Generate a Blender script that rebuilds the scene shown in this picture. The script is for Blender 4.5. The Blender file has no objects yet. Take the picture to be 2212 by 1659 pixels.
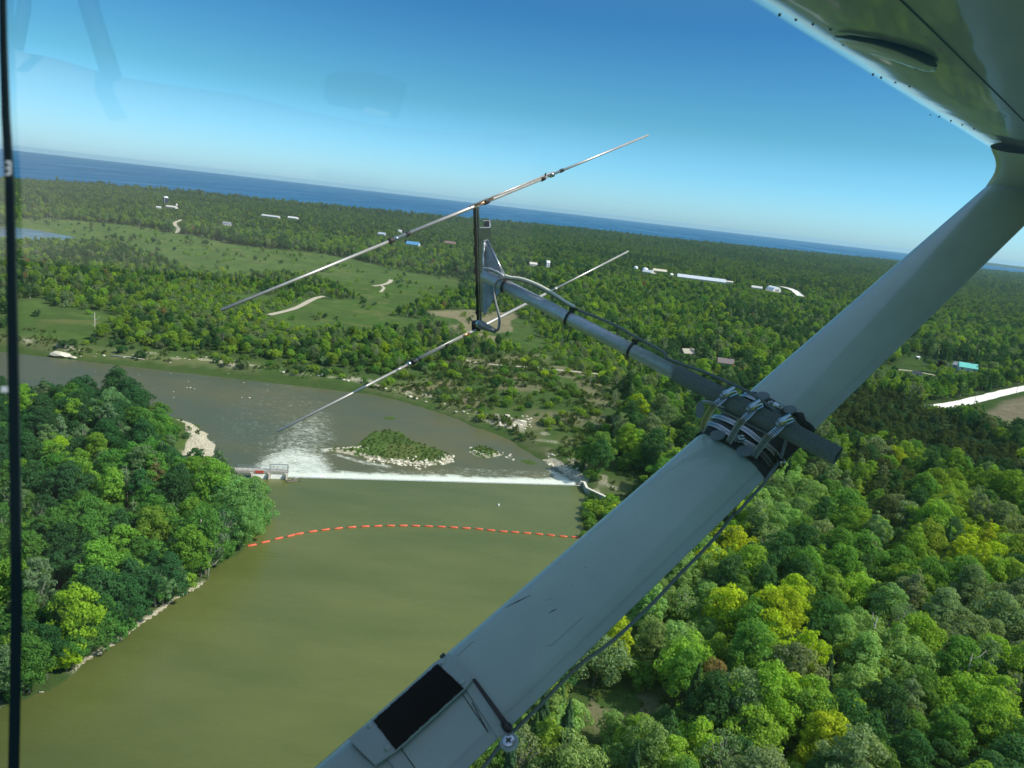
import bpy, bmesh, math, random
import numpy as np
from mathutils import Matrix, Vector

# ------------------------------------------------------------------ camera, sky, sun
S = bpy.context.scene
H_EYE = 110.0
EYE = Vector((0.0, 0.0, H_EYE))
PITCH, ROLL = math.radians(13.1), math.radians(6.6)
FPX, CX, CY = 1661.6, 1106.0, 829.5            # focal length and centre of a 2212 x 1659 reading of the view
RM = Matrix.Rotation(math.pi/2 - PITCH, 3, 'X') @ Matrix.Rotation(ROLL, 3, 'Z')
cam_d = bpy.data.cameras.new('camera')
cam = bpy.data.objects.new('camera', cam_d)
S.collection.objects.link(cam)
cam.matrix_world = Matrix.Translation(EYE) @ RM.to_4x4()
cam_d.sensor_width = 36.0
cam_d.lens = 36.0*FPX/2212.0
cam_d.clip_start = 0.02
cam_d.clip_end = 200000.0
cam_d.dof.use_dof = True
cam_d.dof.focus_distance = 3.2
cam_d.dof.aperture_fstop = 11.0
S.camera = cam

SUN_AZ, SUN_EL = math.radians(101.0), math.radians(46.0)   # clockwise from +Y
sdir = Vector((math.sin(SUN_AZ)*math.cos(SUN_EL), math.cos(SUN_AZ)*math.cos(SUN_EL), math.sin(SUN_EL)))
w = bpy.data.worlds.new('World'); S.world = w; w.use_nodes = True
nt = w.node_tree; nt.nodes.clear()
sky = nt.nodes.new('ShaderNodeTexSky'); sky.sky_type = 'NISHITA'; sky.sun_disc = False
sky.sun_elevation = SUN_EL; sky.sun_rotation = SUN_AZ
sky.altitude = 100; sky.air_density = 1.0; sky.dust_density = 0.6; sky.ozone_density = 1.5
bg = nt.nodes.new('ShaderNodeBackground'); bg.inputs[1].default_value = 0.105
wo = nt.nodes.new('ShaderNodeOutputWorld')
tcw = nt.nodes.new('ShaderNodeTexCoord'); sx = nt.nodes.new('ShaderNodeSeparateXYZ'); nt.links.new(tcw.outputs['Generated'], sx.inputs[0])
mz = nt.nodes.new('ShaderNodeMath'); mz.operation = 'MAXIMUM'; mz.inputs[1].default_value = 0.004; nt.links.new(sx.outputs[2], mz.inputs[0])
cxw = nt.nodes.new('ShaderNodeCombineXYZ'); nt.links.new(sx.outputs[0], cxw.inputs[0]); nt.links.new(sx.outputs[1], cxw.inputs[1]); nt.links.new(mz.outputs[0], cxw.inputs[2])
nt.links.new(cxw.outputs[0], sky.inputs['Vector'])
rp = nt.nodes.new('ShaderNodeValToRGB'); nt.links.new(sx.outputs[2], rp.inputs[0])
for i_, (p_, c_) in enumerate([(0.0, (0.66, 1.16, 1.80)), (0.055, (0.46, 0.98, 1.45)), (0.11, (0.29, 0.73, 0.92)), (0.22, (0.17, 0.54, 0.82)), (0.40, (0.36, 0.68, 0.80)), (0.75, (2.1, 2.1, 1.85))]):
    e_ = rp.color_ramp.elements[i_] if i_ < 2 else rp.color_ramp.elements.new(p_)
    e_.position = p_; e_.color = (*c_, 1)
mxw = nt.nodes.new('ShaderNodeMix'); mxw.data_type = 'RGBA'; mxw.blend_type = 'MULTIPLY'; mxw.inputs[0].default_value = 1.0
nt.links.new(sky.outputs[0], mxw.inputs[6]); nt.links.new(rp.outputs[0], mxw.inputs[7])
nt.links.new(mxw.outputs[2], bg.inputs[0]); nt.links.new(bg.outputs[0], wo.inputs[0])
sl = bpy.data.lights.new('sun', 'SUN'); sl.energy = 4.2; sl.angle = math.radians(0.53); sl.color = (1.0, 0.94, 0.84)
so = bpy.data.objects.new('sun', sl); S.collection.objects.link(so)
so.rotation_euler = sdir.to_track_quat('Z', 'Y').to_euler(); so.location = (0, 0, 300)
S.view_settings.view_transform = 'Standard'; S.view_settings.look = 'None'
S.view_settings.exposure = 0.3; S.view_settings.gamma = 1.0
S.render.engine = 'CYCLES'
cy = S.cycles
cy.max_bounces = 5; cy.diffuse_bounces = 3; cy.glossy_bounces = 3; cy.transmission_bounces = 4
cy.transparent_max_bounces = 6; cy.volume_bounces = 0; cy.use_denoising = True
cy.caustics_reflective = False; cy.caustics_refractive = False; cy.sample_clamp_indirect = 4.0

rnd = random.Random(7)
rng = np.random.default_rng(11)

# ------------------------------------------------------------------ reading the view
def ray(fx, fy):
    return RM @ Vector(((fx-CX)/FPX, -(fy-CY)/FPX, -1.0))
def G(fx, fy, z=0.0):
    v = ray(fx, fy); t = (z-H_EYE)/min(v.z, -1e-4)
    return (v.x*t, v.y*t)
def N(fx, fy, d):
    return EYE + ray(fx, fy)*d
RMi = np.array(RM.transposed())
def project(P):
    q = (np.asarray(P)-np.array(EYE)) @ RMi.T
    d = -q[..., 2]
    return CX+FPX*q[..., 0]/d, CY-FPX*q[..., 1]/d, d
def crop(ox, oy, sc):
    return lambda x, y: ((ox+x/sc)/1.15732, (oy+y/sc)/1.15732)

# ------------------------------------------------------------------ node helpers
def nmat(name):
    m = bpy.data.materials.new(name); m.use_nodes = True
    t = m.node_tree; t.nodes.clear()
    out = t.nodes.new('ShaderNodeOutputMaterial')
    return m, t, out
def nd(t, typ, **kw):
    n = t.nodes.new(typ)
    for k, v in kw.items():
        if k.startswith('i_'):
            key = k[2:]
            key = int(key) if key.isdigit() else key.replace('_', ' ')
            n.inputs[key].default_value = v
        else:
            setattr(n, k, v)
    return n
def lk(t, a, b): t.links.new(a, b)
def mixc(t, fac, a, b, typ='MIX'):
    n = t.nodes.new('ShaderNodeMix'); n.data_type = 'RGBA'; n.blend_type = typ
    for sock, v in ((n.inputs['Factor'], fac), (n.inputs[6], a), (n.inputs[7], b)):
        if hasattr(v, 'is_output') or hasattr(v, 'links'): t.links.new(v, sock)
        elif isinstance(v, (tuple, list)): sock.default_value = (*v[:3], 1.0)
        else: sock.default_value = v
    return n.outputs[2]
def math_(t, op, a, b=None, clamp=False):
    n = t.nodes.new('ShaderNodeMath'); n.operation = op; n.use_clamp = clamp
    for sock, v in ((n.inputs[0], a), (n.inputs[1], b)):
        if v is None: continue
        if hasattr(v, 'links'): t.links.new(v, sock)
        else: sock.default_value = v
    return n.outputs[0]
def ramp(t, fac, stops):
    n = t.nodes.new('ShaderNodeValToRGB'); lk(t, fac, n.inputs[0])
    cr = n.color_ramp
    while len(cr.elements) < len(stops): cr.elements.new(0.5)
    for e, (p, c) in zip(cr.elements, stops):
        e.position = p; e.color = (c, c, c, 1) if isinstance(c, (int, float)) else (*c, 1)
    return n.outputs[0]
def noise(t, scale, detail=4, rough=0.55, vec=None, dist=0.0):
    n = nd(t, 'ShaderNodeTexNoise', i_Scale=scale, i_Detail=detail, i_Roughness=rough, i_Distortion=dist)
    if vec is not None: lk(t, vec, n.inputs['Vector'])
    return n.outputs['Fac']
def wpos(t):
    return t.nodes.new('ShaderNodeNewGeometry').outputs['Position']
def opos(t):
    return t.nodes.new('ShaderNodeTexCoord').outputs['Object']
def plain(name, col, rough=0.6, metal=0.0, var=0.12, vscale=6.0, bump=0.0, bscale=40.0, coat=0.0, spec=0.5):
    m, t, out = nmat(name)
    p = nd(t, 'ShaderNodeBsdfPrincipled', i_Roughness=rough, i_Metallic=metal)
    p.inputs['Coat Weight'].default_value = coat
    p.inputs['Specular IOR Level'].default_value = spec
    n = noise(t, vscale, 5, 0.6, opos(t))
    f = ramp(t, n, [(0.3, 1-var), (0.7, 1+var)])
    lk(t, mixc(t, 1.0, col, f, 'MULTIPLY'), p.inputs['Base Color'])
    if bump:
        b = nd(t, 'ShaderNodeBump', i_Strength=bump, i_Distance=0.01)
        lk(t, noise(t, bscale, 3, 0.6, opos(t)), b.inputs['Height']); lk(t, b.outputs[0], p.inputs['Normal'])
    lk(t, p.outputs[0], out.inputs[0])
    return m

# ------------------------------------------------------------------ object helpers
COL = S.collection
def tag(o, label=None, cat=None, group=None, kind=None):
    if label: o['label'] = label
    if cat: o['category'] = cat
    if group: o['group'] = group
    if kind: o['kind'] = kind
    return o
def thing(name, label, cat, loc=(0, 0, 0), rz=0.0, group=None):
    o = bpy.data.objects.new(name, None); o.empty_display_size = 0.5
    COL.objects.link(o); o.location = loc; o.rotation_euler = (0, 0, rz)
    return tag(o, label, cat, group)
def mobj(name, me, mats, parent=None):
    o = bpy.data.objects.new(name, me)
    for m in (mats if isinstance(mats, (list, tuple)) else [mats]):
        if m is not None and len(me.materials) < len(mats if isinstance(mats, (list, tuple)) else [mats]): me.materials.append(m)
    COL.objects.link(o)
    if parent: o.parent = parent
    return o
def np_mesh(name, V, F, smooth=False, mat_idx=None, attrs=None):
    """V (n,3); F (m,k) int with the same k for all faces"""
    me = bpy.data.meshes.new(name)
    V = np.asarray(V, dtype=np.float32); F = np.asarray(F, dtype=np.int32)
    me.vertices.add(len(V)); me.vertices.foreach_set('co', V.ravel())
    m, k = F.shape
    me.loops.add(m*k); me.loops.foreach_set('vertex_index', F.ravel())
    me.polygons.add(m); me.polygons.foreach_set('loop_start', np.arange(0, m*k, k, dtype=np.int32))
    me.polygons.foreach_set('loop_total', np.full(m, k, dtype=np.int32))
    if smooth: me.polygons.foreach_set('use_smooth', np.ones(m, dtype=bool))
    if mat_idx is not None: me.polygons.foreach_set('material_index', np.asarray(mat_idx, dtype=np.int32))
    for an, (dom, typ, data) in (attrs or {}).items():
        a = me.attributes.new(an, typ, dom)
        a.data.foreach_set('color' if 'COLOR' in typ else ('vector' if typ == 'FLOAT_VECTOR' else 'value'), np.asarray(data, dtype=np.int32 if typ == 'INT' else np.float32).ravel())
    me.update(calc_edges=True)
    return me
def pd_mesh(name, verts, faces, smooth=False):
    me = bpy.data.meshes.new(name); me.from_pydata([tuple(v) for v in verts], [], [tuple(f) for f in faces]); me.update()
    if smooth:
        for p in me.polygons: p.use_smooth = True
    return me

# ------------------------------------------------------------------ value noise for layout
_g = rng.random((256, 256))
def vnoise(x, y, sc, off=0):
    x = x/sc+off*17.3; y = y/sc+off*7.7
    xi = np.floor(x).astype(int); yi = np.floor(y).astype(int)
    fx = x-xi; fy = y-yi; fx = fx*fx*(3-2*fx); fy = fy*fy*(3-2*fy)
    a = _g[xi % 256, yi % 256]; b = _g[(xi+1) % 256, yi % 256]
    c = _g[xi % 256, (yi+1) % 256]; d = _g[(xi+1) % 256, (yi+1) % 256]
    return (a*(1-fx)+b*fx)*(1-fy)+(c*(1-fx)+d*fx)*fy
def sdf(x, y, poly):
    """signed distance to a closed polygon, negative inside"""
    P = np.asarray(poly, dtype=float); n = len(P)
    d = np.full(x.shape, 1e18); inside = np.zeros(x.shape, dtype=bool)
    for i in range(n):
        ax, ay = P[i]; bx, by = P[(i+1) % n]
        ex, ey = bx-ax, by-ay; L = ex*ex+ey*ey+1e-9
        tt = np.clip(((x-ax)*ex+(y-ay)*ey)/L, 0, 1)
        dd = (x-ax-tt*ex)**2+(y-ay-tt*ey)**2
        d = np.minimum(d, dd)
        c = ((ay > y) != (by > y)) & (x < (bx-ax)*(y-ay)/((by-ay) if abs(by-ay) > 1e-9 else 1e-9)+ax)
        inside ^= c
    d = np.sqrt(d)
    return np.where(inside, -d, d)
def pdist(x, y, line):
    d = np.full(x.shape, 1e18)
    for (ax, ay), (bx, by) in zip(line[:-1], line[1:]):
        ex, ey = bx-ax, by-ay; L = ex*ex+ey*ey+1e-9
        tt = np.clip(((x-ax)*ex+(y-ay)*ey)/L, 0, 1)
        d = np.minimum(d, (x-ax-tt*ex)**2+(y-ay-tt*ey)**2)
    return np.sqrt(d)
def sstep(a, b, v):
    t = np.clip((v-a)/(b-a), 0, 1); return t*t*(3-2*t)

# ------------------------------------------------------------------ the lie of the land
ZD = -2.6                                   # water level below the weir
ZP = 5.0                                    # level of the plain beyond the river
Gp = lambda pts, z: [G(a, b, z) for a, b in pts]
WEIR_L, WEIR_R = G(618, 1031, 0), G(1256, 1049, 0)
GATE_L = G(515, 1026, 0)
POLY_U = Gp([(480, 1024), (618, 1031), (1256, 1049), (1258, 1100), (1257, 1160), (1238, 1230), (1195, 1330), (1120, 1460), (1010, 1610),
             (860, 1800), (560, 2150), (-500, 2600), (-900, 2200), (-300, 1680), (0, 1528), (95, 1487), (160, 1452), (250, 1390), (335, 1332), (440, 1262),
             (487, 1220), (535, 1186), (566, 1150), (560, 1100), (520, 1060)], 0.0)
c5 = crop(0, 900, 2.572)
POLY_D = Gp([(480, 1022), (455, 985), (463, 965), (455, 945), (432, 922), (378, 902), (300, 890), (200, 884), (100, 878), (0, 875), (-300, 850), (-900, 800),
             (-900, 700), (-300, 730), (0, 747), (60, 756), (130, 772), (200, 778), (300, 785), (450, 800), (600, 820), (750, 840), (860, 864),
             (950, 893), (1040, 927), (1100, 953), (1150, 980), (1190, 1005), (1253, 1046), (1262, 1056), (618, 1036)], ZD)
POLY_ISLE = Gp([(698, 971), (730, 966), (768, 963), (785, 948), (800, 934), (840, 929), (868, 933), (885, 948), (920, 962), (960, 974), (980, 988),
                (972, 1001), (940, 1006), (890, 1003), (840, 1000), (790, 990), (740, 979)], ZD)
POLY_IS2 = Gp([(1010, 968), (1040, 962), (1075, 972), (1085, 985), (1050, 990), (1020, 984)], ZD)
POLY_IS3 = Gp([(822, 901), (846, 898), (860, 903), (850, 908), (830, 906)], ZD)
POLY_IS4 = Gp([(1115, 990), (1150, 992), (1170, 1003), (1150, 1008), (1125, 1003)], ZD)
POLY_POND = Gp([(-160, 486), (37, 491), (80, 497), (120, 504), (165, 513), (140, 517), (80, 520), (36, 519), (-160, 524)], ZP)
c1 = crop(0, 0, 2.572); c4 = crop(0, 400, 2.572); cz = crop(600, 680, 5.53); ch = crop(2200, 850, 6.144); cm = crop(1500, 600, 3.687); cs = crop(900, 800, 3.687)
C2 = crop(850, 300, 2.572); cp = crop(1700, 0, 2.572)
MEADOWS = [
    [(20, 478), (90, 474), (180, 478), (270, 486), (330, 492), (350, 500), (420, 508), (510, 528), (600, 538), (680, 545), (780, 563), (890, 588), (990, 600),
     (990, 630), (930, 636), (870, 665), (815, 668), (770, 640), (690, 600), (600, 590), (500, 598), (430, 592), (340, 560), (280, 530), (180, 522), (20, 524)],
    [(30, 655), (90, 645), (110, 668), (190, 672), (225, 678), (270, 690), (215, 715), (170, 728), (100, 722), (30, 715)],
    [cz(400, 590), cz(620, 520), cz(900, 380), cz(1250, 400), cz(1800, 380), cz(2212, 430), cz(2212, 560), cz(1800, 640), cz(1600, 760), cz(1000, 800), cz(640, 760)],
    [cz(1500, 60), cz(2300, 40), cz(2300, 420), cz(2000, 380), cz(1850, 200), cz(1600, 130)],
    [(925, 668), (1010, 664), (1110, 672), (1150, 700), (1150, 735), (1060, 738), (1000, 720), (930, 700)],
    [ch(-150, 430), ch(250, 400), ch(450, 230), ch(620, 240), ch(830, 330), ch(1150, 330), ch(1500, 420), ch(1300, 560), ch(900, 600), ch(600, 620), ch(350, 640), ch(-100, 650)],
    [ch(860, 1010), ch(2400, 660), ch(4200, 300), ch(4200, 1600), ch(2212, 1380), ch(1640, 1320), ch(1560, 1180), ch(1200, 1080)],
    [(1262, 1020), (1300, 1015), (1345, 1000), (1370, 1015), (1360, 1050), (1340, 1075), (1290, 1055)],
    [(740, 690), (820, 682), (915, 690), (905, 712), (800, 720), (745, 712)],
    [(1095, 735), (1170, 728), (1200, 742), (1150, 758), (1100, 752)],
    [(480, 640), (560, 636), (600, 648), (540, 658), (490, 654)],
    [(1200, 600), (1240, 596), (1290, 604), (1270, 612)],
]
MEADOWS = [Gp(p, ZP) for p in MEADOWS]
BLUFF = Gp([(850, 845), (870, 808), (980, 792), (1080, 782), (1180, 780), (1290, 830), (1370, 890), (1350, 950), (1250, 1010), (1200, 985), (1130, 950), (1040, 908), (930, 868)], 0)
TANFIELD = Gp([ch(1540, 1120), ch(1800, 1000), ch(1900, 920), ch(2212, 870), ch(4200, 500), ch(4200, 1900), ch(2500, 1450), ch(2050, 1330), ch(1650, 1270), ch(1610, 1200)], ZP)
SCREE = Gp([(1078, 915), (1095, 903), (1118, 905), (1145, 915), (1140, 925), (1100, 925)], 0)
SPIT = Gp([(380, 900), (410, 905), (440, 925), (463, 945), (466, 968), (450, 978), (425, 972), (412, 985), (398, 998), (388, 992), (405, 965), (415, 945), (400, 915)], -1)
PINES = Gp([(1780, 905), (1830, 850), (1920, 850), (2010, 885), (2110, 935), (2200, 985), (2205, 1040), (2040, 1020), (1900, 985), (1800, 950)], ZP)
YSHRUB = Gp([(330, 620), (400, 605), (520, 622), (640, 660), (720, 700), (700, 740), (600, 745), (480, 720), (380, 690)], ZP)
YSHRUB2 = Gp([(1090, 770), (1180, 745), (1300, 750), (1400, 790), (1420, 830), (1300, 830), (1150, 810)], ZP)
GLADE = Gp([(1200, 1480), (1330, 1450), (1420, 1480), (1500, 1560), (1420, 1600), (1300, 1560)], ZP)
COAST = [G(a, b, 15.0) for a, b in [(-700, 318), (-300, 352), (-100, 370), (40, 384), (200, 396), (400, 413), (600, 434), (800, 452), (1000, 471), (1238, 492), (1500, 521),
                                   (1800, 550), (1960, 566), (2130, 583), (2240, 593.5), (2320, 604), (2500, 625)]]
COASTPOLY = COAST + [(60000, 9000), (60000, -60000), (-60000, -60000), (-60000, COAST[0][1]*0.4)]
def ground_z(x, y, need=None):
    x = np.asarray(x, dtype=float); y = np.asarray(y, dtype=float)
    dU = sdf(x, y, POLY_U); dD = sdf(x, y, POLY_D)
    wob = (vnoise(x, y, 9)-0.5)*3.0+(vnoise(x, y, 3.5, 2)-0.5)*1.2
    dUw = dU+wob*sstep(0, 3, np.abs(pdist(x, y, [WEIR_L, WEIR_R]))); dDw = dD+wob
    left = sstep(-30, 30, sdf(x, y, [G(600, 1000, 0), G(500, 1250, 0), G(-1500, 2300, 0), G(-2500, 800, 0), G(200, 895, 0), G(480, 960, 0)]))
    top = 1.8+(ZP-1.8)*left
    up = lambda d, z0: z0+(top-z0)*(0.35*sstep(0, 9, d)+0.65*sstep(9, 75, d))
    hU = np.where(dUw > 0, up(dUw, 0.0), np.maximum(-3.4, 0.35*dUw))
    hD = np.where(dDw > 0, up(dDw, ZD), np.maximum(-4.2, ZD+0.25*dDw))
    h = np.minimum(hU, hD)
    for p, a in ((POLY_ISLE, 0.7), (POLY_IS2, 0.6), (POLY_IS3, 0.5), (POLY_IS4, 0.35)):
        di = sdf(x, y, p)+wob*0.35
        h = np.where(di < 4, np.maximum(h, ZD-0.9+(a+0.9)*sstep(4, -4, di)), h)
    dp = sdf(x, y, POLY_POND)
    h = np.where(dp < 12, np.minimum(h, ZP-0.25+0.16*np.clip(dp, -12, 12)), h)
    far = sstep(150, 600, np.hypot(x, y))
    h = h+far*left*sstep(60, 260, np.minimum(dU, dD))*((vnoise(x, y, 260)-0.5)*5+(vnoise(x, y, 90, 3)-0.5)*2)*(dp > 30)
    dc = -sdf(x, y, COASTPOLY)
    h = np.where(dc < 60, -9+(h+9)*sstep(-60, 60, dc), h)
    if need: return h, dU, dD, dc
    return h

# ------------------------------------------------------------------ ground sheet
def build_ground():
    az = np.concatenate([np.linspace(-180, -64, 40, endpoint=False), np.linspace(-64, 64, 620), np.linspace(64, 180, 41)[1:]])
    az = np.radians(az)
    rr = 18*np.exp(np.arange(0, 880)*0.00775)
    A, Rr = np.meshgrid(az, rr)
    X = Rr*np.sin(A); Y = Rr*np.cos(A)
    sh = X.shape; x = X.ravel(); y = Y.ravel()
    Z, dU, dD, dc = ground_z(x, y, True)
    ni, nj = sh
    idx = np.arange(ni*nj).reshape(ni, nj)
    F = np.stack([idx[:-1, :-1], idx[1:, :-1], idx[1:, 1:], idx[:-1, 1:]], -1).reshape(-1, 4)
    V = np.stack([x, y, Z], 1)
    V = np.vstack([V, [[0, 0, float(Z[:nj].mean())]]]); c = len(V)-1
    base = c
    fan = np.stack([np.full(nj-1, c), idx[0, :-1], idx[0, 1:], np.full(nj-1, c)], 1)
    mead = np.zeros_like(x)
    for p in MEADOWS: mead = np.maximum(mead, sstep(4, -6, sdf(x, y, p)))
    dW = np.minimum(dU, dD)
    wn = vnoise(x, y, 14, 5)
    mead = np.maximum(mead, sstep(6, -6, sdf(x, y, BLUFF))*0.85)
    right = (x > G(1200, 1100)[0])
    fringe = sstep(1.0, 4, dD)*sstep(26, 14, dD)*sstep(0.0, 1.0, (y > 260)*1.0)
    mead = np.maximum(mead, fringe)
    for p in (POLY_ISLE, POLY_IS2, POLY_IS3, POLY_IS4): mead = np.maximum(mead, 1.0*(sdf(x, y, p) < 3))
    mead = np.maximum(mead, sstep(4, -8, sdf(x, y, GLADE)))
    tan = sstep(3, -3, sdf(x, y, TANFIELD))
    tan = np.maximum(tan, sstep(5, -5, sdf(x, y, MEADOWS[4]))*(vnoise(x, y, 40, 9) > 0.45)*0.8)
    tan = np.maximum(tan, 0.7*sstep(6, -8, sdf(x, y, GLADE))*(vnoise(x, y, 7, 4) > 0.55))
    tan = np.maximum(tan, 0.5*sstep(4, -4, sdf(x, y, BLUFF))*sstep(0.52, 0.68, vnoise(x, y, 17, 14)))
    tan = np.maximum(tan, 0.22*fringe*sstep(0.5, 0.7, vnoise(x, y, 21, 15)))
    rock = sstep(1.5, -1.5, sdf(x, y, SCREE)+(wn-0.5)*4)
    rock = np.maximum(rock, sstep(1.0, -1.0, sdf(x, y, SPIT)+(wn-0.5)*3))
    # stony strand: a broken band along the lower river, the lower edge of the islands, the mole by the abutment
    band = sstep(9, 3, np.abs(dD-13+(vnoise(x, y, 30, 8)-0.5)*10))*(dU > 4)
    rock = np.maximum(rock, 0.42*band*sstep(0.45, 0.7, vnoise(x, y, 6, 6)))
    for q in (POLY_ISLE, POLY_IS2):
        pts = np.array(q); sd = sdf(x, y, q)
        low = sstep(0.45, 0.6, vnoise(x, y, 3, 7)+0.25)*((y < pts[:, 1].mean()-1.5+0.06*(x-pts[:, 0].mean())))
        rock = np.maximum(rock, (sd < 2.0)*(sd > -3.5)*low*0.7)
    mole = pdist(x, y, [G(1185, 1000, ZD), G(1215, 1018, ZD), G(1252, 1040, ZD)])
    rock = np.maximum(rock, sstep(5, 2.5, mole))
    shoreU = sstep(3.2, 0.6, dU)*(dU > -2)*(x < 0)
    rock = np.maximum(rock, 0.75*shoreU*sstep(0.3, 0.55, vnoise(x, y, 16, 12)))
    col = np.stack([mead, tan, rock, np.ones_like(mead)], 1); col = np.vstack([col, [[0, 0, 0, 1]]])
    me = np_mesh('ground', V, np.vstack([F[:, ::-1]]), True, None, {'cover': ('POINT', 'FLOAT_COLOR', col)})
    m, t, out = nmat('ground')
    a = nd(t, 'ShaderNodeAttribute', attribute_name='cover'); sp = nd(t, 'ShaderNodeSeparateColor'); lk(t, a.outputs['Color'], sp.inputs[0])
    P = wpos(t)
    n1 = noise(t, 0.012, 6, 0.6, P); n2 = noise(t, 0.25, 6, 0.65, P); n3 = noise(t, 1.6, 4, 0.7, P)
    floor = mixc(t, n2, (0.04, 0.075, 0.022), (0.08, 0.125, 0.036))
    g = mixc(t, ramp(t, n1, [(0.35, 0), (0.65, 1)]), (0.055, 0.125, 0.028), (0.088, 0.155, 0.036))
    g = mixc(t, ramp(t, n2, [(0.42, 0), (0.72, 0.75)]), g, (0.115, 0.15, 0.05))
    n4 = noise(t, 0.045, 6, 0.68, P)
    g = mixc(t, ramp(t, n4, [(0.40, 0), (0.60, 0.8)]), g, (0.060, 0.098, 0.030))
    g = mixc(t, ramp(t, noise(t, 0.03, 5, 0.6, P, 1.0), [(0.54, 0), (0.66, 0.6)]), g, (0.16, 0.165, 0.062))
    g = mixc(t, ramp(t, n3, [(0.3, 0.35), (0.6, 0)]), g, (0.04, 0.075, 0.02))
    dry = mixc(t, ramp(t, n2, [(0.35, 0), (0.65, 1)]), (0.21, 0.19, 0.11), (0.33, 0.27, 0.17))
    dry = mixc(t, ramp(t, noise(t, 0.05, 5, 0.6, P), [(0.45, 0), (0.6, 0.5)]), dry, (0.17, 0.16, 0.09))
    stone = mixc(t, ramp(t, n3, [(0.35, 0), (0.6, 1)]), (0.16, 0.15, 0.09), (0.62, 0.58, 0.44))
    c = mixc(t, sp.outputs[0], floor, g)
    c = mixc(t, sp.outputs[1], c, dry)
    rk = ramp(t, math_(t, 'ADD', math_(t, 'MULTIPLY', n3, 0.5), math_(t, 'MULTIPLY', sp.outputs[2], 0.8)), [(0.42, 0), (0.62, 1)])
    rk = math_(t, 'MULTIPLY', rk, math_(t, 'MULTIPLY', sp.outputs[2], 1.6, True), True)
    c = mixc(t, rk, c, stone)
    p = nd(t, 'ShaderNodeBsdfDiffuse', i_Roughness=0.9); lk(t, c, p.inputs[0])
    b = nd(t, 'ShaderNodeBump', i_Strength=0.8, i_Distance=0.5); lk(t, n3, b.inputs['Height']); lk(t, b.outputs[0], p.inputs['Normal'])
    lk(t, p.outputs[0], out.inputs[0])
    tag(mobj('ground', me, m), kind='structure')
build_ground()

# ------------------------------------------------------------------ water
def grid_patch(name, x0, x1, y0, y1, step, z, attr_fn=None, zfn=None):
    xs = np.arange(x0, x1+step, step); ys = np.arange(y0, y1+step, step)
    X, Y = np.meshgrid(xs, ys); ni, nj = X.shape
    x = X.ravel(); y = Y.ravel(); Z = np.full(x.shape, z) if zfn is None else zfn(x, y)
    idx = np.arange(ni*nj).reshape(ni, nj)
    F = np.stack([idx[:-1, :-1], idx[:-1, 1:], idx[1:, 1:], idx[1:, :-1]], -1).reshape(-1, 4)
    return np_mesh(name, np.stack([x, y, Z], 1), F, True, None, attr_fn(x, y) if attr_fn else None)

def water_mat(name, deep, shallow, rough, bump, bscale, foam=False, spec=0.5, patch=0.01, stretch=None):
    m, t, out = nmat(name)
    P = wpos(t)
    if stretch:
        mp = nd(t, 'ShaderNodeMapping'); lk(t, P, mp.inputs[0]); mp.inputs['Scale'].default_value = stretch[0]; mp.inputs['Rotation'].default_value = (0, 0, stretch[1]); P2 = mp.outputs[0]
    else: P2 = P
    p = nd(t, 'ShaderNodeBsdfPrincipled', i_Roughness=rough, i_IOR=1.33)
    p.inputs['Specular IOR Level'].default_value = spec
    c = mixc(t, ramp(t, noise(t, patch, 5, 0.6, P2), [(0.35, 0), (0.65, 1)]), deep, shallow)
    b = nd(t, 'ShaderNodeBump', i_Strength=bump, i_Distance=0.3); lk(t, noise(t, bscale, 4, 0.6, P2), b.inputs['Height'])
    lk(t, b.outputs[0], p.inputs['Normal'])
    if not foam: lk(t, ramp(t, noise(t, patch*2.5, 5, 0.65, P2, 0.8), [(0.35, rough*0.7), (0.65, min(1, rough*1.9))]), p.inputs['Roughness'])
    if foam:
        a = nd(t, 'ShaderNodeAttribute', attribute_name='foam')
        s1 = noise(t, 0.28, 8, 0.72, P2, 1.2); s2 = noise(t, 1.1, 6, 0.75, P2, 0.8)
        s = math_(t, 'ADD', math_(t, 'MULTIPLY', s1, 0.55), math_(t, 'MULTIPLY', s2, 0.45))
        v = math_(t, 'ADD', a.outputs['Fac'], math_(t, 'MULTIPLY', math_(t, 'SUBTRACT', s, 0.5), 2.6))
        f = ramp(t, v, [(0.42, 0), (0.75, 0.65), (1.0, 0.95)])
        c = mixc(t, f, c, (0.68, 0.74, 0.62))
        lk(t, math_(t, 'ADD', math_(t, 'MULTIPLY', f, 0.5), rough, True), p.inputs['Roughness'])
    lk(t, c, p.inputs['Base Color']); lk(t, p.outputs[0], out.inputs[0])
    return m
def expand(poly, keep, d):
    P = np.array(poly); c = P.mean(0); r = []
    for i, p in enumerate(P):
        a, b = P[i-1], P[(i+1) % len(P)]
        tdir = b-a; nrm = np.array([tdir[1], -tdir[0]]); nrm /= np.linalg.norm(nrm)+1e-9
        if sdf(np.array([p[0]+nrm[0]*0.5]), np.array([p[1]+nrm[1]*0.5]), poly)[0] < 0: nrm = -nrm
        r.append(tuple(p) if i in keep else tuple(p+nrm*d))
    return r
def poly_obj(name, pts, z, mat, parent=None):
    bm = bmesh.new(); f = bm.faces.new([bm.verts.new((a, b, z)) for a, b in pts])
    if f.normal.z < 0: f.normal_flip()
    bmesh.ops.triangulate(bm, faces=bm.faces[:]); me = bpy.data.meshes.new(name); bm.to_mesh(me); bm.free()
    for p in me.polygons:
        if p.normal.z < 0: p.flip()
    return mobj(name, me, mat, parent)
U2 = expand(POLY_U, (0, 1, 2), 6.0)
M_UP = water_mat('river_calm', (0.090, 0.116, 0.029), (0.122, 0.142, 0.040), 0.17, 0.22, 0.8, patch=0.016, stretch=((1.0, 2.6, 1.0), math.radians(20)))
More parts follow.
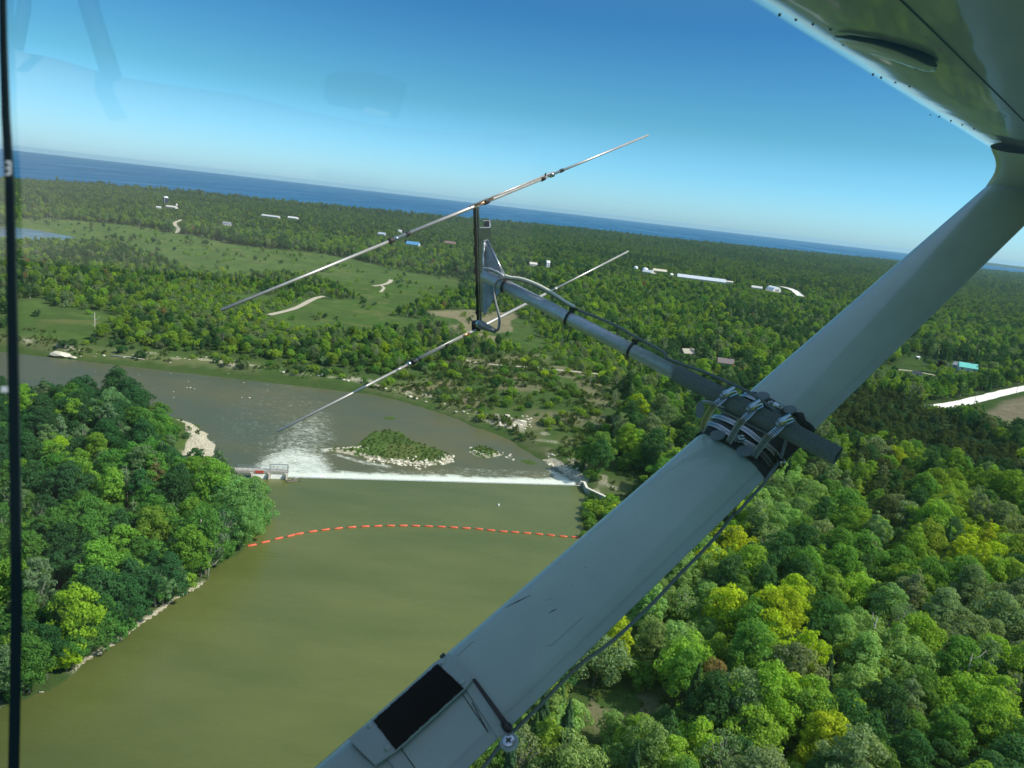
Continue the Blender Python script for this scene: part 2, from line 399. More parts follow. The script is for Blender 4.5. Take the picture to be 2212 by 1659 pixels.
tag(poly_obj('river', U2, 0.0, M_UP), kind='structure')
wl = np.array(WEIR_L); wr = np.array(WEIR_R); wd = (wr-wl)/np.linalg.norm(wr-wl); wn_ = np.array([-wd[1], wd[0]])
if wn_[1] < 0: wn_ = -wn_
WLEN = float(np.linalg.norm(wr-wl))
def foam_attr(x, y):
    f = np.full(x.shape, -0.04)
    f += 0.30*(vnoise(x, y, 40, 1)-0.5)
    def blob(poly, v, soft):
        nonlocal f
        d = sdf(x, y, Gp(poly, ZD)); f = np.maximum(f, v*sstep(soft, -soft, d)+f*(1-sstep(soft, -soft, d)))
    blob([(420, 960), (450, 880), (560, 810), (700, 830), (760, 900), (740, 960), (690, 1000), (600, 1010)], 0.30, 14)
    blob([(540, 1010), (590, 960), (640, 910), (690, 890), (720, 950), (705, 980), (740, 1030), (620, 1034)], 0.5, 9)
    blob([(556, 1008), (590, 985), (640, 970), (690, 985), (730, 1030), (640, 1036), (575, 1030)], 0.82, 5)
    blob([(250, 800), (450, 805), (640, 850), (600, 900), (380, 860)], 0.22, 14)
    blob([(800, 1005), (900, 1012), (1000, 1005), (1100, 1010), (1200, 1015), (1245, 1042), (1100, 1038), (740, 1026)], 0.38, 5)
    blob([(1185, 1012), (1210, 1022), (1250, 1044), (1200, 1035)], 0.8, 2)
    blob([(725, 978), (790, 996), (850, 1006), (840, 1012), (770, 1000), (722, 984)], 0.62, 1.5)
    blob([(690, 972), (730, 966), (728, 971), (700, 976)], 0.8, 1.0)
    for a, b in (((1100, 940), (1135, 952)), ((1020, 905), (1075, 925)), ((1150, 968), (1185, 990))):
        d = pdist(x, y, [G(*a, ZD), G(*b, ZD)]); f = np.maximum(f, 0.7*sstep(2.2, 0.5, d))
    s = (x-wl[0])*wn_[0]+(y-wl[1])*wn_[1]; u = (x-wl[0])*wd[0]+(y-wl[1])*wd[1]
    strip = sstep(16+6*vnoise(x, y, 5, 3), 9.5, s)*(u > -6)*(u < WLEN+1)
    f = np.maximum(f, 1.1*strip)
    return {'foam': ('POINT', 'FLOAT', f)}
D0 = np.array(POLY_D)
M_DN = water_mat('river_rapid', (0.082, 0.098, 0.050), (0.118, 0.112, 0.040), 0.30, 0.35, 0.55, foam=True, spec=0.32, patch=0.014, stretch=((1.0, 1.6, 1.0), math.radians(-25)))
tag(mobj('river_below_weir', grid_patch('river_below_weir', float(D0[:, 0].min())*0.55-30, float(D0[:, 0].max())+6, float(D0[:, 1].min())-2, float(D0[:, 1].max())*0.9+30, 1.5, ZD, foam_attr), M_DN), kind='structure')
# pond
M_POND = water_mat('pond_water', (0.10, 0.13, 0.13), (0.12, 0.15, 0.15), 0.2, 0.05, 0.5)
tag(poly_obj('pond', expand(POLY_POND, (), 8.0), ZP-0.25, M_POND), kind='structure')
# lake: a sheet from behind the shore to the horizon
def build_lake():
    az = np.radians(np.linspace(-70, 70, 90)); rr = 1500*np.exp(np.arange(0, 60)*0.0485)
    rr[-1] = 27000
    A, Rr = np.meshgrid(az, rr); ni, nj = A.shape
    idx = np.arange(ni*nj).reshape(ni, nj)
    F = np.stack([idx[:-1, :-1], idx[:-1, 1:], idx[1:, 1:], idx[1:, :-1]], -1).reshape(-1, 4)
    V = np.stack([Rr*np.sin(A), Rr*np.cos(A), np.full(A.shape, -6.0)], -1).reshape(-1, 3)
    m = water_mat('lake_water', (0.006, 0.085, 0.185), (0.012, 0.110, 0.225), 0.45, 0.6, 0.02, spec=0.12, patch=0.0007, stretch=((1.0, 0.25, 1.0), 0.0))
    tag(mobj('lake', np_mesh('lake', V, F[:, ::-1], True), m), kind='structure')
build_lake()
def build_headland():
    pts = [G(a, b, 20) for a, b in ((2195, 571.5), (2300, 583), (2450, 600))]
    px = np.linspace(1960, 2900, 60); V = []
    for i, fx in enumerate(px):
        v = ray(fx, 560); h = math.hypot(v.x, v.y); D = 17000
        x, y = v.x/h*D, v.y/h*D; e = min(1, i/12)
        z = -6+e*(34+14*vnoise(np.array([x]), np.array([y]), 700)[0])
        for dd, zz in ((0, -8), (60, z*0.8), (700, z), (3000, z*0.9), (3200, -8)): V.append((x+v.x/h*dd, y+v.y/h*dd, zz))
    F = []
    for i in range(len(px)-1):
        for j in range(4): F.append((i*5+j, (i+1)*5+j, (i+1)*5+j+1, i*5+j+1))
    me = np_mesh('headland', V, F, True)
    m = plain('headland', (0.05, 0.085, 0.035), 0.9, 0, 0.2, 0.005, spec=0.1)
    tag(mobj('headland', me, m), kind='structure')
build_headland()

# ------------------------------------------------------------------ tree meshes
def leaf_mat():
    m, t, out = nmat('leaves')
    a = nd(t, 'ShaderNodeAttribute', attribute_name='tint'); a.attribute_type = 'INSTANCER'
    v = nd(t, 'ShaderNodeAttribute', attribute_name='lv')
    n = noise(t, 0.55, 3, 0.6, opos(t))
    c = mixc(t, 1.0, a.outputs['Color'], ramp(t, n, [(0.3, (0.88, 0.90, 0.92)), (0.7, (1.12, 1.10, 1.04))]), 'MULTIPLY')
    c = mixc(t, 1.0, c, ramp(t, v.outputs['Fac'], [(0.0, 0.72), (1.0, 1.32)]), 'MULTIPLY')
    d = nd(t, 'ShaderNodeBsdfDiffuse', i_Roughness=0.6); lk(t, c, d.inputs[0])
    tr = nd(t, 'ShaderNodeBsdfTranslucent'); lk(t, mixc(t, 1.0, c, (1.25, 1.2, 0.5), 'MULTIPLY'), tr.inputs[0])
    mx = nd(t, 'ShaderNodeMixShader'); mx.inputs[0].default_value = 0.42
    lk(t, d.outputs[0], mx.inputs[1]); lk(t, tr.outputs[0], mx.inputs[2]); lk(t, mx.outputs[0], out.inputs[0])
    return m
M_LEAF = leaf_mat()
M_BARK = plain('bark', (0.16, 0.14, 0.115), 0.9, 0, 0.35, 3.0, spec=0.2)
M_PALEBARK = plain('pale_bark', (0.42, 0.40, 0.35), 0.85, 0, 0.25, 3.0, spec=0.2)
LEAFP = []
def quads(C, Nn, s, r):
    """leaf faces centred at C, facing Nn"""
    n = len(C)
    a = r.normal(size=(n, 3)); T = np.cross(Nn, a); T /= np.linalg.norm(T, axis=1, keepdims=True)+1e-9
    B = np.cross(Nn, T)
    s = s[:, None]
    k = r.uniform(0.5, 1.0, (n, 1))
    V = np.stack([C-T*s-B*s*k*0.4, C+T*s*0.25-B*s*k, C+T*s+B*s*k*0.3, C-T*s*0.3+B*s*k], 1)
    return V
def limb(a, b, r0, r1, ns=5, bend=None):
    a = np.array(a, float); b = np.array(b, float); rings = []
    mid = (a+b)/2+(np.zeros(3) if bend is None else np.array(bend))
    V = []; F = []
    pts = [a, mid, b]; rad = [r0, (r0+r1)/2, r1]
    for p, rr_ in zip(pts, rad):
        for k in range(ns):
            th = 2*math.pi*k/ns
            V.append(p+np.array([math.cos(th)*rr_, math.sin(th)*rr_, 0]))
    for j in range(2):
        for k in range(ns): F.append((j*ns+k, j*ns+(k+1) % ns, (j+1)*ns+(k+1) % ns, (j+1)*ns+k))
    return V, F
def tree_parts(seed, kind, H, R, nl, nq, ls):
    """returns (trunk V,F), (leaf quads V (n,4,3), lv)"""
    r = np.random.default_rng(seed)
    TV, TF = [], []
    def add(l):
        o = len(TV); TV.extend(l[0]); TF.extend([tuple(i+o for i in f) for f in l[1]])
    C, Nn, Sz = [], [], []
    if kind in ('broad', 'poplar', 'shrub', 'sparse'):
        b0 = {'broad': 0.16, 'poplar': 0.22, 'shrub': 0.02, 'sparse': 0.3}[kind]*H
        hz = (H-b0)/2; cz_ = b0+hz
        add(limb((0, 0, 0), (r.normal()*0.03*H, r.normal()*0.03*H, H*0.62), 0.022*H, 0.010*H, 7, (r.normal()*.2, r.normal()*.2, 0)))
        L = []
        for i in range(nl):
            # golden spiral over the crown shell with jitter, denser above
            u = (i+0.5)/nl; zz = 1-1.75*u; th = i*2.39996+r.normal()*0.35
            q = math.sqrt(max(0.02, 1-zz*zz)); f = r.uniform(0.50, 1.02)
            if kind == 'poplar': f = r.uniform(0.4, 0.95)
            p = np.array([q*math.cos(th)*R*f, q*math.sin(th)*R*f, cz_+zz*hz*r.uniform(0.68, 0.88)])
            p[:2] *= (1-0.28*max(0, zz))*(1+(0.22*math.sin(2*th+seed)+0.14*math.sin(3*th+seed*1.7) if kind == 'broad' else 0))
            if kind == 'broad': p[2] += H*0.05*math.sin(1.3*th+seed*0.6)
            L.append((p, R*r.uniform(0.16, 0.38)*(0.85 if kind == 'poplar' else 1)))
            if i % 3 == 0 or kind == 'sparse': add(limb((0, 0, b0+(p[2]-b0)*r.uniform(0.0, 0.45)), p, 0.008*H, 0.003*H, 4, (0, 0, 0.03*H)))
        for p, lr in L:
            n = int(nq/nl*(lr/(0.33*R))**2)
            d = r.normal(size=(n, 3)); d[:, 2] = d[:, 2]*0.8+0.35
            out = p-np.array([0, 0, cz_]); out = out/(np.linalg.norm(out)+1e-6); d += out*0.55
            d /= np.linalg.norm(d, axis=1, keepdims=True)
            rad = lr*(1-0.42*r.random((n, 1))**1.6)*np.array([1, 1, 0.78])
            C.append(p+d*rad); Nn.append(d+r.normal(size=(n, 3))*0.38); Sz.append(ls*r.uniform(0.6, 1.3, n))
        n = int(nq*0.10)                                            # the inner leaves
        d = r.normal(size=(n, 3)); d /= np.linalg.norm(d, axis=1, keepdims=True)
        C.append(np.array([0, 0, cz_])+d*np.array([R, R, hz])*r.uniform(0.15, 0.6, (n, 1))); Nn.append(d); Sz.append(ls*1.5*r.uniform(0.7, 1.3, n))
    elif kind == 'conifer':
        add(limb((0, 0, 0), (0, 0, H*0.96), 0.017*H, 0.003*H, 6))
        n = nq; u = r.random(n)**0.75; z = H*(0.08+0.92*(1-u))                       # more leaves low
        rad = R*(1-(z/H))**0.85*(1.12-0.08)
        tier = 0.72+0.28*np.abs(np.sin(z/H*nl*0.5*math.pi))
        th = r.random(n)*2*math.pi; arm = 0.8+0.35*np.sin(th*5+z*2.1)*0.6
        rr_ = rad*tier*arm*(1-0.35*r.random(n)**2)
        C.append(np.stack([np.cos(th)*rr_, np.sin(th)*rr_, z-rr_*0.15], 1))
        Nn.append(np.stack([np.cos(th)*0.75, np.sin(th)*0.75, np.full(n, 0.75)], 1)+r.normal(size=(n, 3))*0.35); Sz.append(ls*r.uniform(0.6, 1.2, n))
    C = np.vstack(C); Nn = np.vstack(Nn); Sz = np.concatenate(Sz)
    Nn /= np.linalg.norm(Nn, axis=1, keepdims=True)+1e-9
    return (np.array(TV), np.array(TF)), quads(C, Nn, Sz, r), r.random(len(C))
def crown_mesh(name, Q, lv):
    n = len(Q); me = np_mesh(name, Q.reshape(-1, 3), np.arange(n*4).reshape(n, 4), False, None, {'lv': ('FACE', 'FLOAT', lv)})
    return me
def both_mesh(name, T, Q, lv):
    tv, tf = T; n = len(Q)
    V = np.vstack([Q.reshape(-1, 3), tv]); F = np.vstack([np.arange(n*4).reshape(n, 4), tf+n*4])
    me = np_mesh(name, V, F, False, np.r_[np.zeros(n), np.ones(len(tf))], {'lv': ('FACE', 'FLOAT', np.r_[lv, np.ones(len(tf))*0.5])})
    return me
#          kind      H    R   lobes quads  leaf
SPEC = [('broad', 16, 5.6, 64, 7600, 0.25), ('broad', 15, 5.0, 50, 6600, 0.24), ('broad', 17, 4.8, 58, 6800, 0.23), ('broad', 13, 5.8, 56, 6800, 0.24),
        ('broad', 18, 5.2, 60, 7000, 0.24), ('broad', 12, 4.4, 44, 5600, 0.24), ('poplar', 18, 3.3, 44, 4200, 0.21), ('poplar', 17, 3.0, 40, 3600, 0.20),
        ('conifer', 16, 3.3, 11, 4200, 0.26), ('conifer', 14, 2.8, 9, 3600, 0.24),
        ('shrub', 5, 3.0, 18, 1600, 0.20), ('sparse', 15, 4.2, 34, 1500, 0.20)]
LIB = []        # per spec: trunk mesh, crown mesh
lib_hi = bpy.data.collections.new('tree_shapes'); lib_mid = bpy.data.collections.new('tree_shapes_mid'); lib_lo = bpy.data.collections.new('tree_shapes_far')
for i, (k, H, R, nl, nq, ls) in enumerate(SPEC):
    T, Q, lv = tree_parts(100+i, k, H, R, nl, nq, ls)
    bk = M_PALEBARK if k in ('poplar', 'sparse') else M_BARK
    tm = np_mesh('trunk', T[0], T[1], True); tm.materials.append(bk)
    cm_ = crown_mesh('crown', Q, lv); cm_.materials.append(M_LEAF)
    LIB.append((tm, cm_))
    for lib, fr, fs, nlf in ((lib_hi, 1.0, 1.0, 1.0), (lib_mid, 0.22, 2.0, 0.7), (lib_lo, 0.035, 4.6, 0.4)):
        if fr < 1: T, Q, lv = tree_parts(200+i, k, H, R, max(6, int(nl*nlf)), int(nq*fr), ls*fs)
        me = both_mesh('forest_tree', T, Q, lv); me.materials.append(M_LEAF); me.materials.append(bk)
        o = bpy.data.objects.new('%02d_tree' % i, me); lib.objects.link(o)

# ------------------------------------------------------------------ where woods stand
def gz(x, y): return float(ground_z(np.array([x]), np.array([y]))[0])
PATHS = {   # name: (points in the view, half width m, level)
    'lane': ([(392, 474), (384, 478), (377, 482), (379, 487), (386, 492), (384, 499), (381, 502)], 3.0),
    'track': ([cz(1160, 345), cz(1115, 355), cz(1020, 385), cz(930, 430), cz(850, 480), cz(760, 520), cz(680, 550), cz(600, 565), cz(470, 600), cz(400, 615)], 2.6),
    'footpath': ([cz(2090, 90), cz(2085, 112), cz(2040, 140), cz(1960, 163), cz(1840, 186)], 2.6),
    'path': ([cz(1950, 170), cz(1990, 190), cz(1995, 215), cz(1970, 250), cz(1940, 280)], 1.6),
    'gravel_track': ([(1005, 778), cs(920, 378), cs(1000, 392), cs(1120, 402), cs(1300, 425), cs(1520, 435), cs(1690, 452), cs(1850, 470), cs(2030, 488), cs(2160, 495), (1330, 815)], 1.9),
    'gravel_road': ([ch(860, 1005), ch(1140, 960), ch(1480, 890), ch(1780, 830), ch(2210, 755), ch(2900, 620), ch(4600, 250)], 5.2),
    'driveway': ([ch(250, 455), ch(450, 465), ch(600, 495), ch(850, 545)], 2.0),
    'access_road': ([cm(1670, 436), cm(1740, 452), cm(1790, 475), cm(1840, 508), cm(1862, 520)], 6.5),
}
PW = {k: [G(a, b, ZP) for a, b in p] for k, (p, hw) in PATHS.items()}
# buildings: view point of the base, then size etc. filled in below
SEE = []        # (x, y, z to be seen, half width): nothing taller may stand in front
def see(fx, fy, z, hw): 
    x, y = G(fx, fy, ZP); SEE.append((x, y, z, hw)); return x, y
for k, (p, hw) in PATHS.items():
    q = PW[k]
    for (ax, ay), (bx, by) in zip(q[:-1], q[1:]):
        L = math.hypot(bx-ax, by-ay); n = max(1, int(L/(8 if k != 'gravel_road' else 6)))
        for j in range(n):
            f = (j+0.5)/n
            if k == 'gravel_track' and (j % 3 or rnd.random() < 0.5): continue
            SEE.append((ax+(bx-ax)*f, ay+(by-ay)*f, ZP+0.3, 4.5 if k != 'access_road' else 9))
BLD = [  # name, label, cat, view x, y (base centre), width, depth, wall h, roof h, turn (deg), wall col, roof col, roof type
    ('farm_silo', 'tall dark silo with a white domed top above the distant trees', 'silo', (358, 446), 12, 12, 22, 4, 0, (0.02, 0.03, 0.06), (0.75, 0.78, 0.78), 'silo'),
    ('farm_shed', 'small white shed just left of the dark silo', 'shed', (343, 452), 10, 8, 4, 2, 20, (0.7, 0.72, 0.7), (0.6, 0.62, 0.6), 'gable'),
    ('low_barn', 'low pale roofed barn just right of the dark silo', 'barn', (371, 451), 26, 12, 3, 3, -10, (0.6, 0.6, 0.55), (0.62, 0.6, 0.5), 'gable'),
    ('small_bin', 'tiny white grain bin to the right of the silo', 'grain bin', (381.5, 446), 5, 5, 6, 2, 0, (0.8, 0.8, 0.8), (0.8, 0.8, 0.8), 'silo'),
    ('farmhouse', 'white farmhouse with a dark roof beside the gravel yard far left', 'house', (490, 489), 15, 9, 5, 3, 15, (0.68, 0.68, 0.64), (0.22, 0.24, 0.26), 'gable'),
    ('long_shed', 'long pale roofed shed in the distant trees left of the antenna', 'shed', (585, 471), 46, 12, 4, 3, -6, (0.6, 0.6, 0.56), (0.55, 0.56, 0.54), 'gable'),
    ('white_shed', 'white roofed shed at the right end of the distant shed row', 'shed', (633, 474), 26, 12, 4, 3, -6, (0.7, 0.7, 0.7), (0.7, 0.7, 0.68), 'gable'),
    ('small_house', 'small white house left of the little blue roof in the far trees', 'house', (863, 503), 9, 8, 5, 3, 40, (0.75, 0.76, 0.75), (0.45, 0.46, 0.46), 'gable'),
    ('blue_shed', 'little light blue roofed shed in the far trees', 'shed', (883, 506), 14, 9, 4, 3, -8, (0.6, 0.62, 0.64), (0.22, 0.42, 0.58), 'gable'),
    ('village_house', 'grey roofed white house under the upper antenna rod', 'house', (825, 510), 17, 10, 4.5, 3.5, -12, (0.7, 0.72, 0.72), (0.42, 0.5, 0.55), 'gable'),
    ('blue_barn', 'wide bright blue roofed barn behind the upper antenna rod', 'barn', (892, 532), 26, 14, 4, 5, -8, (0.55, 0.6, 0.62), (0.10, 0.30, 0.52), 'gable'),
    ('red_barn', 'dull red brown roofed barn to the right of the blue barn', 'barn', (972, 528), 24, 12, 4, 4, -8, (0.4, 0.3, 0.26), (0.24, 0.15, 0.12), 'gable'),
    ('tiny_white_house', 'tiny white house just left of the antenna bracket foot', 'house', (1064, 554), 13, 8, 3.5, 2.5, -10, (0.78, 0.78, 0.76), (0.7, 0.7, 0.68), 'gable'),
    ('cottage', 'pale roofed cottage in the trees right of the antenna bracket', 'cottage', (1151, 577), 13, 9, 4, 3, 10, (0.66, 0.64, 0.55), (0.6, 0.58, 0.5), 'gable'),
    ('white_tower', 'narrow white tower like building among trees right of the bracket', 'tower', (1182, 583), 5.5, 5.5, 11, 3, 20, (0.8, 0.8, 0.8), (0.75, 0.76, 0.76), 'gable'),
    ('white_dome', 'small white round store at the left end of the farm row', 'store', (1373, 582), 9, 9, 4, 4, 0, (0.8, 0.82, 0.82), (0.8, 0.82, 0.82), 'silo'),
    ('white_store', 'second white round store from the left in the farm row', 'store', (1393, 587), 12, 12, 5, 4, 0, (0.8, 0.82, 0.82), (0.8, 0.82, 0.82), 'silo'),
    ('grey_house', 'white house with two pale grey roof slopes below the round store', 'house', (1400, 592), 20, 12, 4.5, 4, -35, (0.72, 0.72, 0.68), (0.6, 0.63, 0.63), 'gable'),
    ('beige_barn', 'beige barn with a cream roof right of the grey roofed house', 'barn', (1425, 589), 28, 13, 4, 3.5, -9, (0.5, 0.42, 0.33), (0.66, 0.6, 0.45), 'gable'),
    ('little_shed', 'little white shed left of the long grey barn', 'shed', (1450, 596), 6, 5, 3, 2, 30, (0.75, 0.75, 0.72), (0.7, 0.7, 0.68), 'gable'),
    ('long_barn', 'very long barn with a pale grey metal roof in the farm row', 'barn', (1514, 608), 92, 18, 4.5, 5, -8, (0.55, 0.55, 0.52), (0.55, 0.60, 0.62), 'gable'),
    ('orange_shed', 'shed with an orange end wall at the right end of the long barn', 'shed', (1545, 612), 16, 10, 4.5, 3, -25, (0.50, 0.26, 0.08), (0.45, 0.42, 0.38), 'gable'),
    ('cream_shed', 'cream flat shed right of the orange walled shed', 'shed', (1568, 612), 26, 8, 3.5, 1.5, -10, (0.66, 0.62, 0.5), (0.68, 0.66, 0.56), 'gable'),
    ('white_bungalow', 'white bungalow left of the white arched shelter', 'house', (1634, 626), 19, 9, 4, 3, -15, (0.75, 0.75, 0.72), (0.62, 0.6, 0.55), 'gable'),
    ('arched_shelter', 'white arched fabric shelter beside the pale access road', 'shelter', (1670, 630), 18, 22, 1, 9, 20, (0.8, 0.82, 0.84), (0.80, 0.83, 0.86), 'arch'),
    ('brown_cabin', 'brown roofed cabin with a white wall hidden in the wood left of the strut', 'cabin', (1566, 788), 12, 8, 3.5, 3, -8, (0.66, 0.66, 0.6), (0.20, 0.17, 0.16), 'gable'),
    ('tan_cabin', 'small tan roofed cabin in the wood above the mast pipe', 'cabin', (1484, 766), 11, 7, 3.0, 3, 25, (0.5, 0.47, 0.38), (0.34, 0.32, 0.24), 'gable'),
    ('teal_house', 'white house with one bright teal roof slope by the lawn', 'house', ch(1330, 480), 15, 11, 4.2, 3.6, -20, (0.75, 0.77, 0.8), (0.16, 0.60, 0.50), 'gable'),
    ('garage', 'grey roofed garage joined to the left of the teal roofed house', 'garage', ch(1215, 440), 10, 8, 3.2, 2.6, -50, (0.45, 0.47, 0.5), (0.30, 0.32, 0.35), 'gable'),
    ('garden_shed', 'little white shed with a dark roof on the mown lawn', 'shed', ch(565, 545), 6.5, 4.5, 2.6, 1.6, -14, (0.85, 0.85, 0.85), (0.03, 0.035, 0.045), 'gable'),
    ('old_trailer', 'tiny white trailer at the top edge of the lawn', 'trailer', ch(572, 295), 3.0, 2.4, 2.0, 0.5, 10, (0.85, 0.85, 0.85), (0.8, 0.8, 0.8), 'gable'),
]
for b in BLD:
    near = math.hypot(*G(*b[3], ZP)) < 900
    x, y = see(b[3][0], b[3][1], ZP+b[6]*(0.25 if near else 0.45), b[4]*0.5+(2 if near else 6))
for a_, b_ in ((60, 508), (110, 510), (150, 513), (20, 508)): see(a_, b_, ZP, 22)
for a_, b_ in ((60, 690), (120, 700), (180, 700)): see(a_, b_, ZP+1.5, 12)
for a_, b_ in ((1290, 1512), (1340, 1500), (1395, 1522), (1335, 1545)): see(a_, b_, ZP+1.0, 5.5)
for a_, b_ in ((395, 912), (415, 930), (440, 945), (455, 962), (430, 970), (412, 985)):
    x_, y_ = G(a_, b_, ZD+1); SEE.append((x_, y_, ZD+1.2, 4.5))
for a_, b_ in ((528, 1022), (540, 1026), (556, 1028)):
    x_, y_ = G(a_, b_, 1); SEE.append((x_, y_, 0.6, 3.0))
SEE = np.array(SEE)

def candidates():
    out = []
    for r0, r1, sp in ((100, 520, 6.6), (520, 1500, 7.4), (1500, 3000, 11.0), (3000, 10500, 23.0)):
        R1 = r1; xs = np.arange(-R1*0.85, R1*0.85, sp); ys = np.arange(0, R1, sp)
        X, Y = np.meshgrid(xs, ys); X = X.ravel(); Y = Y.ravel()
        m = (np.hypot(X, Y) > r0) & (np.hypot(X, Y) < r1) & (np.abs(X) < Y*1.15+60)
        X = X[m]+rng.uniform(-0.46, 0.46, m.sum())*sp; Y = Y[m]+rng.uniform(-0.46, 0.46, m.sum())*sp
        fx, fy, d = project(np.stack([X, Y, np.full(X.shape, 8.0)], 1))
        m = (fx > -330) & (fx < 2540) & (fy < 2060) & (d > 20)
        out.append(np.stack([X[m], Y[m], np.full(m.sum(), sp)], 1))
    # closer growth along the near banks and an understorey in the near woods
    for r0, r1, sp, code in ((100, 620, 3.4, -1), (100, 520, 7.0, -2)):
        xs = np.arange(-r1*0.85, r1*0.85, sp); ys = np.arange(0, r1, sp)
        X, Y = np.meshgrid(xs, ys); X = X.ravel(); Y = Y.ravel()
        m = (np.hypot(X, Y) > r0) & (np.hypot(X, Y) < r1) & (np.abs(X) < Y*1.15+60)
        X = X[m]+rng.uniform(-0.46, 0.46, m.sum())*sp; Y = Y[m]+rng.uniform(-0.46, 0.46, m.sum())*sp
        fx, fy, d = project(np.stack([X, Y, np.full(X.shape, 8.0)], 1))
        m = (fx > -330) & (fx < 2540) & (fy < 2060) & (d > 20); X, Y = X[m], Y[m]
        if code == -1:
            du = sdf(X, Y, POLY_U); m = (du > 0.4) & (du < 13); X, Y = X[m], Y[m]
        out.append(np.stack([X, Y, np.full(len(X), float(code))], 1))
    return np.vstack(out)
PT = candidates(); px_, py_, sp_ = PT.T
hz_, dU_, dD_, dc_ = ground_z(px_, py_, True)
dist_ = np.hypot(px_, py_)
keep = (dU_ > np.where(sp_ < 0, 0.6, 2.2)) & (dD_ > 5) & (dc_ > 25) & (sdf(px_, py_, POLY_POND) > 8)
dweir = pdist(px_, py_, [GATE_L, WEIR_L, WEIR_R, G(1262, 1060, 0)])
keep &= dweir > 9
keep &= sdf(px_, py_, SPIT) > 1.5
bank_far = (dD_ < 30) & (dU_ > 25) & (sdf(px_, py_, Gp([(-1500, 1100), (-600, 870), (300, 893), (470, 960), (600, 1100), (300, 1900), (-1500, 2400)], 0)) > 0)
inm = np.zeros(px_.shape, bool)
for p in MEADOWS: inm |= sdf(px_, py_, p) < (2.5 if True else 0)
intan = sdf(px_, py_, TANFIELD) < 4
inbl = sdf(px_, py_, BLUFF) < 0
ingl = sdf(px_, py_, GLADE) < 0
u01 = rng.random(px_.shape)
kind = np.zeros(px_.shape, int)          # index into SPEC
size = rng.uniform(0.66, 1.28, px_.shape)
vn1 = vnoise(px_, py_, 60, 20); vn2 = vnoise(px_, py_, 190, 21); vn3 = vnoise(px_, py_, 28, 22)
ub = rng.random(px_.shape)
pb = rng.integers(0, 6, px_.shape); kind[:] = pb
left_wood = sdf(px_, py_, Gp([(-1500, 1100), (-600, 870), (300, 893), (470, 960), (600, 1100), (300, 1900), (-1500, 2400)], 0)) < 0
con = (ub < 0.05+0.3*(vn1 > 0.74)) & ~left_wood
pop = (~con) & (ub > 0.82-0.30*(vn3 > 0.6)*(~left_wood)) & ((dist_ < 400) | (ub > 0.9))
spa = (ub > 0.955) | ((ub > 0.8) & (vn1 < 0.25) & ~left_wood)
kind[con] = 8+rng.integers(0, 2, con.sum()); kind[pop] = 6+rng.integers(0, 2, pop.sum()); kind[spa] = 11
pines = sdf(px_, py_, PINES) < 0
kind[pines] = np.where(ub[pines] < 0.12, 8, pb[pines]); size[pines] *= 0.62
# scattered growth in the open
keep &= ~(inm & ((u01 > 0.035+0.22*(vn3 > 0.72)) | (dist_ < 260))); kind[inm] = np.where(ub[inm] < 0.6, 10, pb[inm]); size[inm] *= 0.7
keep &= ~intan
keep &= ~(inbl & (u01 > 0.34)); kind[inbl & (ub < 0.7)] = 10; size[inbl] *= rng.uniform(0.4, 0.85, inbl.sum())
keep &= ~(bank_far & (u01 > 0.22)); kind[bank_far] = 10; size[bank_far] *= 0.75
keep &= ~(ingl & (u01 > 0.35)); kind[ingl] = 10
ys = (sdf(px_, py_, YSHRUB) < 0) | (sdf(px_, py_, YSHRUB2) < 0)
kind[ys] = np.where(ub[ys] < 0.45, 10, pb[ys]); size[ys] = np.where(kind[ys] == 10, 1.5, 0.62)
size[(kind == 10) & ~inbl & ~inm & ~bank_far & ~ys] *= 1.3
shore = sp_ == -1; under = sp_ == -2
kind[shore] = np.where(ub[shore] < 0.45, 10, pb[shore]); size[shore] = np.where(kind[shore] == 10, 1.2, rng.uniform(0.55, 0.95, shore.sum()))
kind[under] = 10; size[under] = rng.uniform(0.7, 1.6, under.sum()); keep &= ~(under & (inm | inbl | intan | ingl))
size[sp_ > 20] *= 1.2; tipz = left_wood & (sdf(px_, py_, Gp([(330, 880), (480, 920), (560, 1000), (520, 1060), (420, 1020), (330, 960)], 1)) < 6); size[tipz] *= 0.55; size[(dist_ > 380) & (dist_ < 1100) & (px_ < G(1250, 800, 5)[0]) & ~left_wood] *= rng.uniform(0.55, 1.05); size[(dist_ > 400) & (dist_ < 3000)] *= 0.78
lowbank = sdf(px_, py_, Gp([(1240, 1030), (1420, 1030), (1430, 1180), (1420, 1320), (1220, 1500), (1000, 1560), (1000, 1480), (1180, 1200)], 2)) < 0
kind[lowbank] = 10; size[lowbank] = rng.uniform(0.35, 0.9, lowbank.sum()); keep &= ~(lowbank & (u01 > 0.6))
tall = np.array([s[1] for s in SPEC])[kind]
dpath = np.full(px_.shape, 1e9)
for k, q in PW.items(): dpath = np.minimum(dpath, pdist(px_, py_, q)-PATHS[k][1])
keep &= dpath > 2.5
m = keep.copy(); px, py, hz, kd, sz, d_, spc = px_[m], py_[m], hz_[m], kind[m], size[m], dist_[m], sp_[m]
lw, pn, ysm, blm, v1, v2, v3 = left_wood[m], pines[m], ys[m], inbl[m], vn1[m], vn2[m], vn3[m]
Hm = np.array([s[1] for s in SPEC])[kd]*sz
Rm = np.array([s[2] for s in SPEC])[kd]*sz
ok = np.ones(px.shape, bool)
